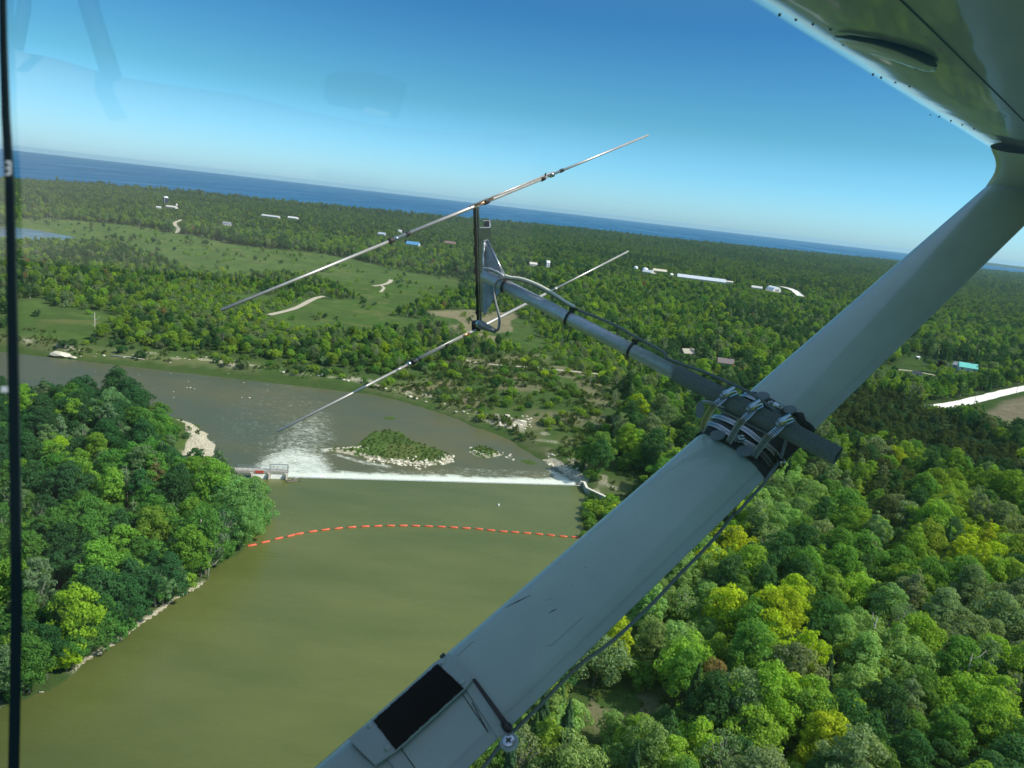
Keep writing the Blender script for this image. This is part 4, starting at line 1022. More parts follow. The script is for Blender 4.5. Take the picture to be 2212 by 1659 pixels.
# ------------------------------------------------------------------ stones
def rock_mesh(seed, flat=0.65):
    r = np.random.default_rng(seed); bm = bmesh.new(); bmesh.ops.create_icosphere(bm, subdivisions=2, radius=1.0)
    ax = r.normal(size=(7, 3)); ax /= np.linalg.norm(ax, axis=1, keepdims=True); off = r.uniform(0.55, 0.85, 7)
    for v in bm.verts:
        p = np.array(v.co)
        for a, o_ in zip(ax, off):
            d = p @ a
            if d > o_: p = p-a*(d-o_)*0.9
        p *= 1+0.06*r.normal(); v.co = Vector((p[0], p[1], p[2]*flat))
    me = bpy.data.meshes.new('stone'); bm.to_mesh(me); bm.free(); return me
M_STONE = plain('pale_limestone', (0.66, 0.62, 0.48), 0.9, 0, 0.25, 1.2, bump=0.4, bscale=2.0, spec=0.2)
M_GREYST = plain('grey_stone', (0.34, 0.33, 0.29), 0.9, 0, 0.25, 1.2, bump=0.4, bscale=2.0, spec=0.2)
RK = [rock_mesh(i) for i in range(5)]
for me in RK: me.materials.append(M_STONE)
def stones(n_, fn, s0, s1, label, z0=ZD):
    k = 0; guard = 0
    while k < n_ and guard < n_*20:
        guard += 1
        fx, fy = fn(); x, y = G(fx, fy, z0); z = max(gz(x, y), z0)
        s = s0+(s1-s0)*rnd.random()**2.5
        o = bpy.data.objects.new('stone', rnd.choice(RK)); COL.objects.link(o); o.location = (x, y, z+0.05*s)
        o.scale = (s*rnd.uniform(0.8, 1.4), s, s*rnd.uniform(0.6, 0.9)); o.rotation_euler = (0, 0, rnd.uniform(0, 6.28))
        tag(o, label, 'stone', label); k += 1
def isle():
    t_ = rnd.random(); t_ = t_**0.62; x = 790+190*t_; y = 992+12*math.sin(t_*math.pi*0.9)+rnd.gauss(0, 4.0)-3*t_
    return x, y
stones(120, isle, 0.28, 1.0, 'pale stone on the lower edge of the grassy river island')
stones(26, lambda: (rnd.uniform(700, 800), 971+rnd.gauss(0, 1.6)+(0.2*0)), 0.25, 0.6, 'pale stone on the thin left tip of the island')
stones(34, lambda: (lambda t_: (1012+100*t_, 972+16*t_+rnd.gauss(0, 4)))(rnd.random()), 0.25, 0.8, 'pale stone on the small islet right of the grassy island')
stones(52, lambda: (lambda t_: (1180+75*t_, 995+46*t_+rnd.gauss(0, 4.5)))(rnd.random()), 0.35, 1.3, 'pale boulder of the stone mole beside the right end of the weir')
stones(30, lambda: (lambda t_: (1075+75*t_, 908+12*t_+rnd.gauss(0, 6)))(rnd.random()), 0.5, 1.8, 'pale block on the rocky scar in the far bluff', 0)
def bankp():
    t_ = rnd.random(); a = [(120, 772), (250, 778), (450, 793), (600, 812), (750, 832), (860, 856), (950, 884), (1040, 920)]
    i_ = int(t_*(len(a)-1)); f = t_*(len(a)-1)-i_; return (a[i_][0]*(1-f)+a[i_+1][0]*f, a[i_][1]*(1-f)+a[i_+1][1]*f-abs(rnd.gauss(0, 6)))
stones(90, bankp, 0.3, 1.2, 'pale stone scattered on the far river bank')
stones(20, lambda: (rnd.uniform(150, 760), rnd.uniform(800, 870)), 0.3, 0.7, 'pale stone breaking the rapids')
for (fx, fy, s, rzz, lab, mt) in (((128, 770, 6.2, 0.3, 'huge pale tilted slab at the water edge on the far left bank', M_STONE)), ((137, 760, 4.2, 1.1, 'grey boulder standing behind the pale slab', M_GREYST)),
                                 (158, 774, 2.2, 0.2, 'flat pale rock in the water right of the big slab', M_STONE)):
    x, y = G(fx, fy, ZD); me = rock_mesh(50+int(fx), 0.6); me.materials.append(mt)
    o = bpy.data.objects.new('boulder', me); COL.objects.link(o); o.location = (x, y, max(gz(x, y), ZD)+s*0.18); o.scale = (s, s*0.55, s*(0.42 if s > 5 else 0.7)); o.rotation_euler = (0.12, 0.14, rzz); tag(o, lab, 'boulder')

# ------------------------------------------------------------------ poles, logs, snags
M_WOOD = plain('grey_wood', (0.24, 0.21, 0.17), 0.9, 0, 0.2, 2)
M_BLEACH = plain('bleached_wood', (0.62, 0.58, 0.48), 0.9, 0, 0.15, 2)
def upole(fx, fy, h, lab):
    x, y = G(fx, fy, ZP); t = thing('utility_pole', lab, 'utility pole', (x, y, gz(x, y)), 0.4)
    MB().tube([(0, 0, -0.3), (0, 0, h)], [0.17, 0.11], 8).obj('pole', M_WOOD, t)
    MB().box(-1.2, 1.2, -0.06, 0.06, h-0.9, h-0.75).obj('crossarm', M_WOOD, t)
    for k in (-1.05, 0, 1.05): MB().tube([(k, 0, h-0.75), (k, 0, h-0.5)], 0.06, 6).obj('insulator', cmat((0.5, 0.5, 0.5)), t)
upole(*ch(1455, 945), 9.5, 'wooden utility pole beside the white road, nearer the dark pine wood')
upole(*ch(2088, 825), 9.5, 'wooden utility pole beside the white road at the right edge of the view')
x, y = G(507, 486, ZP); t = thing('pale_mast', 'pale mast standing in the far gravel yard at left', 'mast', (x, y, gz(x, y)))
MB().tube([(0, 0, 0), (0, 0, 15)], [0.5, 0.35], 8).obj('pole', cmat((0.6, 0.6, 0.52)), t); MB().box(-0.9, 0.9, -0.2, 0.2, 13.4, 14.6).obj('head', cmat((0.6, 0.6, 0.52)), t)
def snag(fx, fy, z, h, seed, lab, mat=M_BLEACH, nb=7, name='dead_tree'):
    r = random.Random(seed); x, y = G(fx, fy, z); t = thing(name, lab, 'dead tree', (x, y, gz(x, y)))
    top = (r.uniform(-.6, .6), r.uniform(-.6, .6), h)
    MB().tube([(0, 0, -0.2), (top[0]*0.4, top[1]*0.4, h*0.5), top], [h*0.022, h*0.015, h*0.006], 7).obj('trunk', mat, t, True)
    for k in range(nb):
        f = r.uniform(0.35, 0.95); a = r.uniform(0, 6.28); L = h*r.uniform(0.12, 0.3)
        p = (top[0]*f, top[1]*f, h*f)
        MB().tube([p, (p[0]+math.cos(a)*L*0.6, p[1]+math.sin(a)*L*0.6, p[2]+L*0.25), (p[0]+math.cos(a)*L, p[1]+math.sin(a)*L, p[2]+L*0.7)], [h*0.007, h*0.005, h*0.002], 5).obj('branch', mat, t, True)
snag(434, 1240, 1, 17, 1, 'bare bleached trunk rising from the left bank trees near the water', nb=3)
snag(449, 1247, 0.5, 10, 2, 'leaning bleached dead tree hanging over the water on the left bank', nb=9)
snag(275, 1110, 1, 16, 3, 'tall grey dead tree in the middle of the left bank wood', M_WOOD, 3)
snag(1862, 1470, 4, 17, 4, 'pale dead tree in the lower right forest', M_PALEBARK, 3)
snag(2060, 1560, 4, 17, 5, 'thin white dead tree at the lower right corner', M_PALEBARK, 2)
snag(205, 720, 4, 15, 8, 'thin twin stemmed pale tree at the edge of the little meadow', nb=4)
def log(pts, r, lab, z, mat=M_BLEACH, br=0):
    P = [G(a, b, z) for a, b in pts]; P3 = [(x, y, max(gz(x, y), z)+r) for x, y in P]
    b = MB().tube(P3, [r*(1-0.5*i/(len(P3)-1)) for i in range(len(P3))], 7)
    for k in range(br):
        i_ = 1+k % (len(P3)-1); p = Vector(P3[i_]); q = Vector((rnd.uniform(-2.5, 2.5), rnd.uniform(-2.5, 2.5), rnd.uniform(0, 0.8))); b.tube([p, p+q], [r*0.5, r*0.2], 5)
    tag(b.obj('fallen_log', mat, None, True), lab, 'log')
c9 = crop(1400, 1120, 9.217); c10 = crop(600, 1120, 11.06)
log([c9(370, 505), c9(440, 480), c9(530, 470), c9(640, 490), c9(760, 480), c9(870, 455)], 0.42, 'pale fallen log on the grass just above the right end of the weir', 0, br=3)
log([c10(1260, 920), c10(1400, 900), c10(1600, 870)], 0.28, 'grey drift log caught beside the sluice gates', 0, M_WOOD, 4)
log([c10(1290, 965), c10(1440, 935), c10(1610, 930)], 0.24, 'lower drift log caught beside the sluice gates', 0, M_WOOD, 3)
log([(84, 1497), (95, 1496)], 0.16, 'short white log at the waterline in the lower left corner', 0)
log([(240, 776), (275, 779), (312, 782)], 0.35, 'long bleached log lying along the far bank at left', ZD)
x, y = G(*ch(905, 470), ZP); place_tree('purple_tree', 3, x, y, gz(x, y), 0.72, 0.5, (0.030, 0.018, 0.026), 'dark purple leaved tree on the lawn left of the teal roofed house', 'tree')
for i_, (q, s_, lb) in enumerate(((ch(660, 430), 0.75, 'tall narrow dark tree alone on the mown lawn'), (ch(1040, 420), 0.72, 'narrow green tree behind the purple leaved tree'), (ch(930, 860), 0.95, 'round bright green tree beside the left end of the white road'),
    (ch(1480, 760), 0.9, 'dense green tree in front of the teal roofed house'), (ch(1950, 720), 1.0, 'large dense green tree beside the white road right of the house'))):
    x, y = G(*q, ZP); place_tree('lawn_tree', (7, 6, 0, 3, 1)[i_], x, y, gz(x, y), s_, i_, [c*1.35 for c in ((0.03, 0.08, 0.022), (0.05, 0.11, 0.022), (0.085, 0.16, 0.02), (0.05, 0.115, 0.02), (0.045, 0.11, 0.02))[i_]], lb, 'tree')

# ================================================================== the aircraft and what is clamped to it
z6 = crop(1650, 850, 3.6867); z6b = crop(1740, 950, 6.1444); z3 = crop(1060, 480, 4.1475); z7 = crop(780, 1600, 4.0963)
def paint_mat(name, col, rough, bumpy=0.0, bscale=3.0, coat=1.0, spots=True):
    m, t, out = nmat(name); P = opos(t)
    p = nd(t, 'ShaderNodeBsdfPrincipled', i_Roughness=rough)
    p.inputs['Coat Weight'].default_value = coat; p.inputs['Coat Roughness'].default_value = 0.06
    n1 = noise(t, 5.0, 6, 0.65, P); c = mixc(t, ramp(t, n1, [(0.3, 0), (0.75, 1)]), col, tuple(k*0.84 for k in col))
    if spots:
        mp = nd(t, 'ShaderNodeMapping'); lk(t, P, mp.inputs[0]); mp.inputs['Rotation'].default_value = (0.3, 0.5, 0.9); mp.inputs['Scale'].default_value = (1, 9, 1)
        sp_n = noise(t, 16.0, 4, 0.8, mp.outputs[0]); c = mixc(t, ramp(t, sp_n, [(0.70, 0), (0.80, 0.6)]), c, (0.10, 0.10, 0.09))
        sp2 = noise(t, 150.0, 2, 0.6, P); c = mixc(t, ramp(t, sp2, [(0.70, 0), (0.78, 0.5)]), c, (0.14, 0.13, 0.11))
    lk(t, c, p.inputs['Base Color'])
    if bumpy:
        b = nd(t, 'ShaderNodeBump', i_Strength=bumpy, i_Distance=0.02); lk(t, noise(t, bscale, 2, 0.5, P), b.inputs['Height'])
        lk(t, b.outputs[0], p.inputs['Normal']); lk(t, b.outputs[0], p.inputs['Coat Normal'])
    lk(t, p.outputs[0], out.inputs[0]); return m
M_WING = paint_mat('wing_paint', (0.42, 0.44, 0.38), 0.30, 0.14, 3.2)
M_STRUT = paint_mat('strut_paint', (0.54, 0.58, 0.47), 0.38, 0.0, coat=0.6)
M_PLATE = paint_mat('plate_paint', (0.50, 0.53, 0.45), 0.42, 0.08, 30, coat=0.3, spots=False)
M_RUBBER = plain('black_rubber', (0.012, 0.013, 0.015), 0.55, 0, 0.3, 60, bump=0.3, bscale=300)
M_PAD = plain('grit_pad', (0.008, 0.009, 0.010), 0.95, 0, 0.5, 400, bump=1.0, bscale=900, spec=0.2)
M_STEEL2 = plain('bright_steel', (0.62, 0.63, 0.62), 0.24, 1.0, 0.12, 60)
M_ALU = plain('brushed_aluminium', (0.50, 0.52, 0.53), 0.5, 0.65, 0.12, 80, bump=0.15, bscale=500)
M_ALUD = plain('dull_aluminium', (0.40, 0.42, 0.43), 0.5, 0.75, 0.25, 60, bump=0.2, bscale=300)
M_GUS = plain('milled_plate', (0.30, 0.32, 0.33), 0.6, 0.35, 0.3, 60, bump=0.3, bscale=300)
M_ROD = plain('antenna_rod', (0.50, 0.485, 0.45), 0.40, 0.55, 0.12, 40)
M_COPPER = plain('copper_tape', (0.50, 0.26, 0.13), 0.35, 0.9, 0.2, 60)
M_FOAM = plain('grey_sleeve', (0.34, 0.35, 0.34), 0.92, 0, 0.35, 500, bump=0.9, bscale=900, spec=0.2)
M_GREYP = plain('grey_plastic', (0.20, 0.22, 0.22), 0.5, 0, 0.1, 60)
M_LITCABLE = plain('lit_cable', (0.78, 0.74, 0.62), 0.5, 0, 0.06, 60)  # sunlit tone of the antenna cable, put into the colour
M_CABLE = plain('grey_cable', (0.17, 0.18, 0.17), 0.5, 0, 0.06, 60)
AC = thing('light_aircraft', 'white high wing light aircraft: the underside of its wing and its strut seen from the cabin window', 'aircraft', tuple(EYE))
AC['label'] = 'white light aircraft, its wing underside and strut seen from the cabin'
def rel(p): return tuple(Vector(p)-EYE)
SA = N(1049, 1489, 1.154); SB = N(2144, 478, 2.0)
sax = (SB-SA).normalized(); SL = (SB-SA).length
fwd = Vector((math.sin(math.radians(-51)), math.cos(math.radians(-51)), 0))
sc_ = (fwd-sax*fwd.dot(sax)).normalized(); sn_ = sax.cross(sc_); sn_ = sn_ if sn_.z > 0 else -sn_
CH = 0.169; THK = 0.28; SA = SA+sc_*0.0102; SB = SB+sc_*0.0102
def prof(x):
    x = min(max(x, 0.0), 1.0)
    return THK*CH*(1.4845*math.sqrt(x)-0.63*x-1.758*x*x+1.4215*x**3-0.5075*x**4)*2.0*0.5/0.5*0.5/0.5*0.5
def strut_pt(l, x, side=1, off=0.0):
    """l metres along the axis from SA, x 0..1 from leading to trailing edge"""
    return SA+sax*l+sc_*(CH*(0.5-x))+sn_*(side*(prof(x)+off))
def SF(fx, fy, off=0.0):
    r = ray(fx, fy); h = 0.02
    for _ in range(5):
        t = ((SA-EYE).dot(sn_)+h+off)/r.dot(sn_); P = EYE+r*t
        x = 0.5-(P-SA).dot(sc_)/CH; h = prof(x) if 0 <= x <= 1 else 0.0
    return P
def loop_pts(l, k=1.0, shift=0.0, n_=24):
    out = []
    for i in range(n_+1):
        x = (1-math.cos(math.pi*i/n_))/2; out.append(SA+sax*l+sc_*(CH*k*(0.5-x)+shift)+sn_*prof(x)*k)
    for i in range(n_-1, 0, -1):
        x = (1-math.cos(math.pi*i/n_))/2; out.append(SA+sax*l+sc_*(CH*k*(0.5-x)+shift)-sn_*prof(x)*k)
    return out
def loft(name, rings, mat, parent, cap=True, ang=50):
    n_ = len(rings[0]); V = [rel(p) for r in rings for p in r]
    F = [(i*n_+k, i*n_+(k+1) % n_, (i+1)*n_+(k+1) % n_, (i+1)*n_+k) for i in range(len(rings)-1) for k in range(n_)]
    if cap: F += [tuple(range(n_))[::-1], tuple((len(rings)-1)*n_+k for k in range(n_))]
    o = mobj(name, pd_mesh(name, V, F), mat, parent); return smooth_by_angle(o, ang)
strut = loft('wing_strut', [loop_pts(l) for l in np.linspace(-0.75, SL+0.30, 40)], M_STRUT, AC)
# ridge along the trailing edge
def strip(name, L, x0, x1, off, mat, parent, side=1, th=0.0012, n_=30):
    V = []; F = []
    for l in np.linspace(L[0], L[1], n_):
        for x, o_ in ((x0, off-th), (x0, off), (x1, off), (x1, off-th)): V.append(rel(strut_pt(l, x, side, o_)))
    for i in range(n_-1):
        for k in range(4): F.append((i*4+k, i*4+(k+1) % 4, (i+1)*4+(k+1) % 4, (i+1)*4+k))
    return mobj(name, pd_mesh(name, V, F), mat, parent)
strip('trailing_edge_cover', (-0.75, SL+0.2), 0.915, 1.0, 0.0022, M_PLATE, strut)
# cuff between strut and wing
WZ = H_EYE+0.262
def ring_between(LE, TE, k, n_=24):
    LE, TE = Vector(LE), Vector(TE); ch_ = TE-LE; c_ = ch_.length; cd = -ch_.normalized(); nn_ = sax.cross(cd).normalized(); nn_ = nn_ if nn_.z > 0 else -nn_
    out = []
    f_ = lambda x: prof(x)*k*c_/CH
    for i in range(n_+1): x = (1-math.cos(math.pi*i/n_))/2; out.append(LE-cd*c_*x+nn_*f_(x))
    for i in range(n_-1, 0, -1): x = (1-math.cos(math.pi*i/n_))/2; out.append(LE-cd*c_*x-nn_*f_(x))
    return out
le = lambda l, k, s=0.0: SA+sax*l+sc_*(CH*k*0.5+s); te = lambda l, k, s=0.0: SA+sax*l-sc_*(CH*k*0.5+s)
rings = []
_ls = np.linspace(SL*0.8, SL*1.2, 400); _tq = cp(1958, 1202)
_lp = [project(np.array(strut_pt(l, 0.0))) for l in _ls]; _lb = _ls[int(np.argmin([abs(a-_tq[0])+abs(b-_tq[1]) for a, b, c in _lp]))]
rings = [loop_pts(_lb, 1.004), loop_pts(_lb+0.012, 1.03)]
_d0 = project(np.array(strut_pt(_lb+0.012, 0.0)))[2]; _qe = cp(1994, 940); _d1 = 0.262/ray(*_qe).z
_cf = ((cp(2003, 1148), 0.12, 1.00, 1.03), (cp(2022, 1105), 0.28, 1.03, 1.03), (cp(2030, 1055), 0.48, 1.12, 1.0), (cp(2024, 1012), 0.66, 1.3, 0.85), (cp(2012, 982), 0.80, 1.6, 0.65), (cp(2000, 958), 0.92, 2.0, 0.45), (_qe, 1.0, 2.4, 0.3))
for q, b_, ck, kk in _cf:
    l_ = N(*q, _d0*(1-b_)+_d1*b_); rings.append(ring_between(l_, l_-(sc_*(1-b_)+fwd*b_).normalized()*CH*1.03*ck, kk))
loft('strut_cuff', rings, M_STRUT, AC, False, 70)
WZ = H_EYE+0.262

# wing: leading edge line through two view points on the level of the underside
W1 = EYE+ray(1484, 0)*(0.285/ray(1484, 0).z); W2 = EYE+ray(2086, 326)*(0.285/ray(2086, 326).z)
wu = (W2-W1).normalized(); wu = Vector((wu.x, wu.y, 0)).normalized(); wa = Vector((wu.y, -wu.x, 0))    # along the span, aft
CHW = 1.62
sec = []          # (aft, height over underside)
for w_, z_ in ((CHW, 0.03), (1.2, 0.012), (0.8, 0.0), (0.5, -0.002), (0.34, 0.0), (0.27, 0.001), (0.21, 0.005), (0.16, 0.013), (0.115, 0.024), (0.075, 0.037), (0.045, 0.050), (0.02, 0.066), (0.006, 0.080), (0.0, 0.096), (0.006, 0.115), (0.03, 0.135), (0.09, 0.158),
               (0.2, 0.178), (0.4, 0.190), (0.7, 0.178), (1.1, 0.125), (CHW, 0.05)): sec.append((w_, z_))
spans = list(np.linspace(-0.5, 5.5, 40)); V = []; n_ = len(sec)
for s_ in spans:
    p = W1+wu*s_
    for w_, z_ in sec: V.append(rel(Vector((p.x, p.y, H_EYE+0.262+z_-0.004))+wa*(w_-0.01)))
F = [(i*n_+k, i*n_+(k+1) % n_, (i+1)*n_+(k+1) % n_, (i+1)*n_+k) for i in range(len(spans)-1) for k in range(n_)]
F += [tuple(range(n_))[::-1], tuple((len(spans)-1)*n_+k for k in range(n_))]
wing = smooth_by_angle(mobj('wing', pd_mesh('wing', V, F), M_WING, AC), 60)
def WP(fx, fy, dz=0.0):        # point of the underside behind a view point
    r = ray(fx, fy); z = 0.258+dz
    for _ in range(8):
        P = EYE+r*(z/r.z); w_ = (P-W1).dot(wa)+0.01
        zz = np.interp(w_, [a for a, b in sec[:14]][::-1], [b for a, b in sec[:14]][::-1]); z = 0.258+float(zz)+dz
    return P
M_SEAM_SHADE = plain('seam_and_shade', (0.03, 0.035, 0.03), 0.7, 0, 0.1, 10)  # dark seams, slots and scratches; also shade drawn beside fairing, in bore
sm = MB(); pts = [WP(a, b, -0.0006) for a, b in ((1925, -22), (1945, 0), (2010, 62), (2080, 131), (2150, 200), (2212, 262), (2300, 350))]
sm.tube([rel(p) for p in pts], 0.0009, 6).obj('panel_seam', M_SEAM_SHADE, wing)
def rivets(pts, parent, r=0.0022, name='rivet_row', mat=None):
    b = MB()
    for a, c in pts:
        p = Vector(rel(WP(a, c, 0.0))); q = p-Vector((0, 0, 0.0012)); b.tube([p+Vector((0, 0, 0.001)), q-Vector((0, 0, 0.0004))], [r, r*0.6], 10)
    return b.obj(name, mat or M_SEAM_SHADE, parent, True)
rivets([cp(640, 97), cp(745, 127), cp(855, 155), cp(968, 187)], wing); rivets([cp(1240, 480), cp(1293, 500), cp(1385, 530), cp(1475, 556)], wing)
rivets([cp(1610, 738), cp(1665, 752), cp(1742, 778), cp(1815, 803), cp(1890, 828)], wing, 0.0022)
rivets([cp(1400, 60), cp(1495, 155), cp(1580, 235), cp(1670, 318), cp(1735, 385), cp(1890, 560), cp(2000, 655), cp(2090, 745)], wing, 0.0013, 'small_rivet_row', M_WING)
# blister fairing under the wing
M_FAIR = paint_mat('fairing_paint', (0.85, 0.87, 0.87), 0.22, 0, spots=False)
MB().tube([rel(WP(*cp(a, b), -0.001)) for a, b in ((990, 244), (1100, 262), (1250, 292), (1400, 335), (1520, 382), (1600, 425), (1640, 450))], [0.002, 0.0085, 0.0105, 0.0115, 0.011, 0.008, 0.002], 16).obj('blister_fairing', M_FAIR, wing, True)
MB().tube([rel(WP(*cp(a, b), -0.004)) for a, b in ((1000, 234), (1100, 240), (1250, 266), (1400, 308), (1520, 348), (1600, 386), (1646, 425))], [0.001, 0.003, 0.0035, 0.004, 0.006, 0.0065, 0.002], 10).obj('fairing_shadow_line', M_SEAM_SHADE, wing, True)  # dark tube drawn as the shadow line along the fairing
rivets([cp(1055, 285), cp(1375, 325), cp(1522, 440)], wing, 0.004, 'fairing_screw')

# ------------------------------------------------------------------ foot step on the strut
def patch(name, corners, off, th, mat, parent, nu=10, nv=10, wob=0.0):
    """corners: four view points in order; a plate lying on the upper face of the strut"""
    c0, c1_, c2_, c3_ = [np.array(c, float) for c in corners]; top = []; bot = []
    rr_ = random.Random(3)
    for i in range(nu+1):
        u_ = i/nu
        for j in range(nv+1):
            v_ = j/nv; p = (c0*(1-u_)+c1_*u_)*(1-v_)+(c3_*(1-u_)+c2_*u_)*v_
            if wob and (i in (0, nu) or j in (0, nv)): p = p+np.array([rr_.uniform(-wob, wob), rr_.uniform(-wob, wob)])
            P = SF(p[0], p[1], off+th); top.append(rel(P)); bot.append(rel(P-sn_*th))
    F = []; w_ = nv+1; o_ = len(top)
    for i in range(nu):
        for j in range(nv):
            q = (i*w_+j, i*w_+j+1, (i+1)*w_+j+1, (i+1)*w_+j); F.append(q); F.append(tuple(k+o_ for k in q[::-1]))
    for i in range(nu):
        for j in (0, nv): a_, b_ = i*w_+j, (i+1)*w_+j; F.append((a_, b_, b_+o_, a_+o_))
    for j in range(nv):
        for i in (0, nu): a_, b_ = i*w_+j, i*w_+j+1; F.append((a_, b_, b_+o_, a_+o_))
    return mobj(name, pd_mesh(name, top+bot, F), mat, parent)
patch('step_plate', [z7(1240, 240), z7(1400, 135), z7(1642, 398), z7(1560, 500)], 0.006, 0.003, M_PLATE, strut)
patch('step_plate', [z7(600, 830), z7(1245, 238), z7(1562, 498), z7(862, 1130)], 0.0055, 0.003, M_PLATE, strut)
patch('step_plate', [z7(373, 1015), z7(618, 822), z7(862, 1132), z7(640, 1275)], 0.006, 0.003, M_PLATE, strut)
patch('tread_pad', [z7(628, 820), z7(1285, 240), z7(1550, 490), z7(852, 1118)], 0.0092, 0.0016, M_PAD, strut, 40, 14, 0.9)
patch('step_strap', [z7(1560, 480), z7(1640, 410), z7(2010, 950), z7(1900, 1000)], 0.0015, 0.0018, M_PLATE, strut, 6, 16)
patch('gasket_strip', [z7(1638, 400), z7(1672, 392), z7(2035, 880), z7(1995, 925)], 0.0005, 0.0045, M_RUBBER, strut, 4, 14)
patch('gasket_strip', [z7(1305, 165), z7(1345, 128), z7(1366, 150), z7(1325, 180)], 0.0065, 0.004, M_RUBBER, strut, 3, 3)
patch('step_strap', [z7(770, 1220), z7(880, 1140), z7(1120, 1460), z7(1010, 1520)], 0.0015, 0.0018, M_PLATE, strut, 6, 12)
for a_, b_ in (((1530, 540), (1870, 1040)), ((1640, 640), (1850, 1030)), ((905, 1100), (1060, 1320))):
    pts = [rel(SF(*z7(a_[0]+(b_[0]-a_[0])*k/8, a_[1]+(b_[1]-a_[1])*k/8), 0.0006)) for k in range(9)]; MB().tube(pts, 0.0007, 5).obj('strap_edge', M_SEAM_SHADE, strut)
def rivet_head(px_, py_, r, off, mat, parent, name='rivet_head'):
    P = SF(px_, py_, off); b = MB().tube([rel(P), rel(P+sn_*0.0012), rel(P+sn_*0.0020)], [r, r*0.85, r*0.35], 14); return b.obj(name, mat, parent, True)
for q in ((1335, 235), (1530, 430), (595, 878), (770, 1105)): rivet_head(*z7(*q), 0.0055, 0.009, M_PLATE, strut)
# the ear of the strap with its cross head screw, and the black knob
def disc_prism(name, centre, nrm, r, h, mat, parent, ns=24, r2=None):
    c = Vector(centre); a_ = nrm.normalized(); return MB().tube([rel(c), rel(c+a_*h*0.7), rel(c+a_*h)], [r, r, (r2 if r2 is not None else r*0.9)], ns).obj(name, mat, parent)
ear = SF(*z7(2018, 1045), 0.002); disc_prism('strap_ear', ear-sn_*0.002, sn_, 0.0138, 0.004, M_PLATE, strut)
scr = disc_prism('screw', ear+sn_*0.002, sn_, 0.0086, 0.0028, M_STEEL2, strut, 24, 0.006)
xb = MB(); c_ = ear+sn_*0.0049
for d1, d2 in ((sax, sc_), (sc_, sax)):
    q = [c_+d1*0.0046*s1+d2*0.0012*s2+sn_*z_ for z_ in (0, 0.0004) for s1, s2 in ((-1, -1), (1, -1), (1, 1), (-1, 1))]
    xb.add([rel(p) for p in q], [(0, 1, 2, 3), (7, 6, 5, 4), (0, 4, 5, 1), (1, 5, 6, 2), (2, 6, 7, 3), (3, 7, 4, 0)])
xb.obj('cross_slot', M_SEAM_SHADE, strut)
kb = MB().tube([rel(SF(*z7(1960, 850), 0.003)), rel(SF(*z7(2000, 890), 0.006)), rel(SF(*z7(2040, 925), 0.004))], [0.005, 0.0068, 0.0052], 14); kb.obj('rubber_knob', M_RUBBER, strut, True)
MB().tube([rel(SF(*z7(1480, 165), 0.0004)), rel(SF(*z7(1640, 20), 0.0004)), rel(SF(1190, 1395, 0.0004)), rel(SF(1260, 1332, 0.0004))], 0.0005, 5).obj('paint_ridge', M_WING, strut)
for q in (((1262, 1508), (1290, 1496), (1330, 1487)),): pass
sx_ = crop(700, 1280, 2.572)
for q, r in ((((1450, 615), (1530, 575), (1612, 535)), 0.0011), (((1727, 650), (1755, 635), (1780, 623)), 0.0008), (((1700, 570), (1755, 557)), 0.0006)):
    MB().tube([rel(SF(*sx_(*p), 0.0)) for p in q], [r*0.3]+[r]*(len(q)-2)+[r*0.3], 5).obj('scratch', M_SEAM_SHADE, strut)

PN = Vector((0.629, 0.777, 0.04)).normalized(); PQ = EYE+PN*0.135
# ------------------------------------------------------------------ window seal close to the lens
def seal():
    q = [(2, -60), (5, 100), (10, 250), (19, 400), (22, 550), (25, 700), (29, 900), (32, 1100), (34, 1300), (31, 1500), (27, 1720)]
    c = []
    for a, b in q:
        r_ = ray(a, b); c.append(EYE+r_*((0.135-0.0022)/r_.dot(PN)))
    V = []; F = []
    rt = RM @ Vector((1, 0, 0)); fw = RM @ Vector((0, 0, -1))
    for i, p in enumerate(c):
        hw = (6.5+4.5*min(1, i/6))/1661*(p-EYE).dot(fw); V += [rel(p-rt*hw), rel(p+rt*hw), rel(p+rt*hw+fw*0.0015), rel(p-rt*hw+fw*0.0015)]
    for i in range(len(c)-1):
        for k in range(4): F.append((i*4+k, i*4+(k+1) % 4, (i+1)*4+(k+1) % 4, (i+1)*4+k))
    F += [(0, 1, 2, 3), tuple((len(c)-1)*4+k for k in (3, 2, 1, 0))]
    o = mobj('window_seal', pd_mesh('window_seal', V, F), plain('dark_seal', (0.020, 0.034, 0.038), 0.9, spec=0.1), AC)
    up = RM @ Vector((0, 1, 0)); white = plain('white_print', (0.7, 0.72, 0.70), 0.6)
    def quad_(fx, fy, w_, h_, mat, nm):
        r_ = ray(fx, fy); p = EYE+r_*((0.135-0.0034)/r_.dot(PN)); V = [rel(p+rt*(sx*w_)+up*(sy*h_)) for sx, sy in ((-1, -1), (1, -1), (1, 1), (-1, 1))]; mobj(nm, pd_mesh(nm, V, [(0, 1, 2, 3)]), mat, o)
    # the small white print: an m lying on its side
    for dy in (-13, 0, 13): quad_(17.5, 363+dy, 0.0011, 0.00055, white, 'printed_mark')
    quad_(22, 363, 0.0005, 0.0031, white, 'printed_mark')
    quad_(10, 841, 0.0020, 0.0016, white, 'white_spot')
seal()

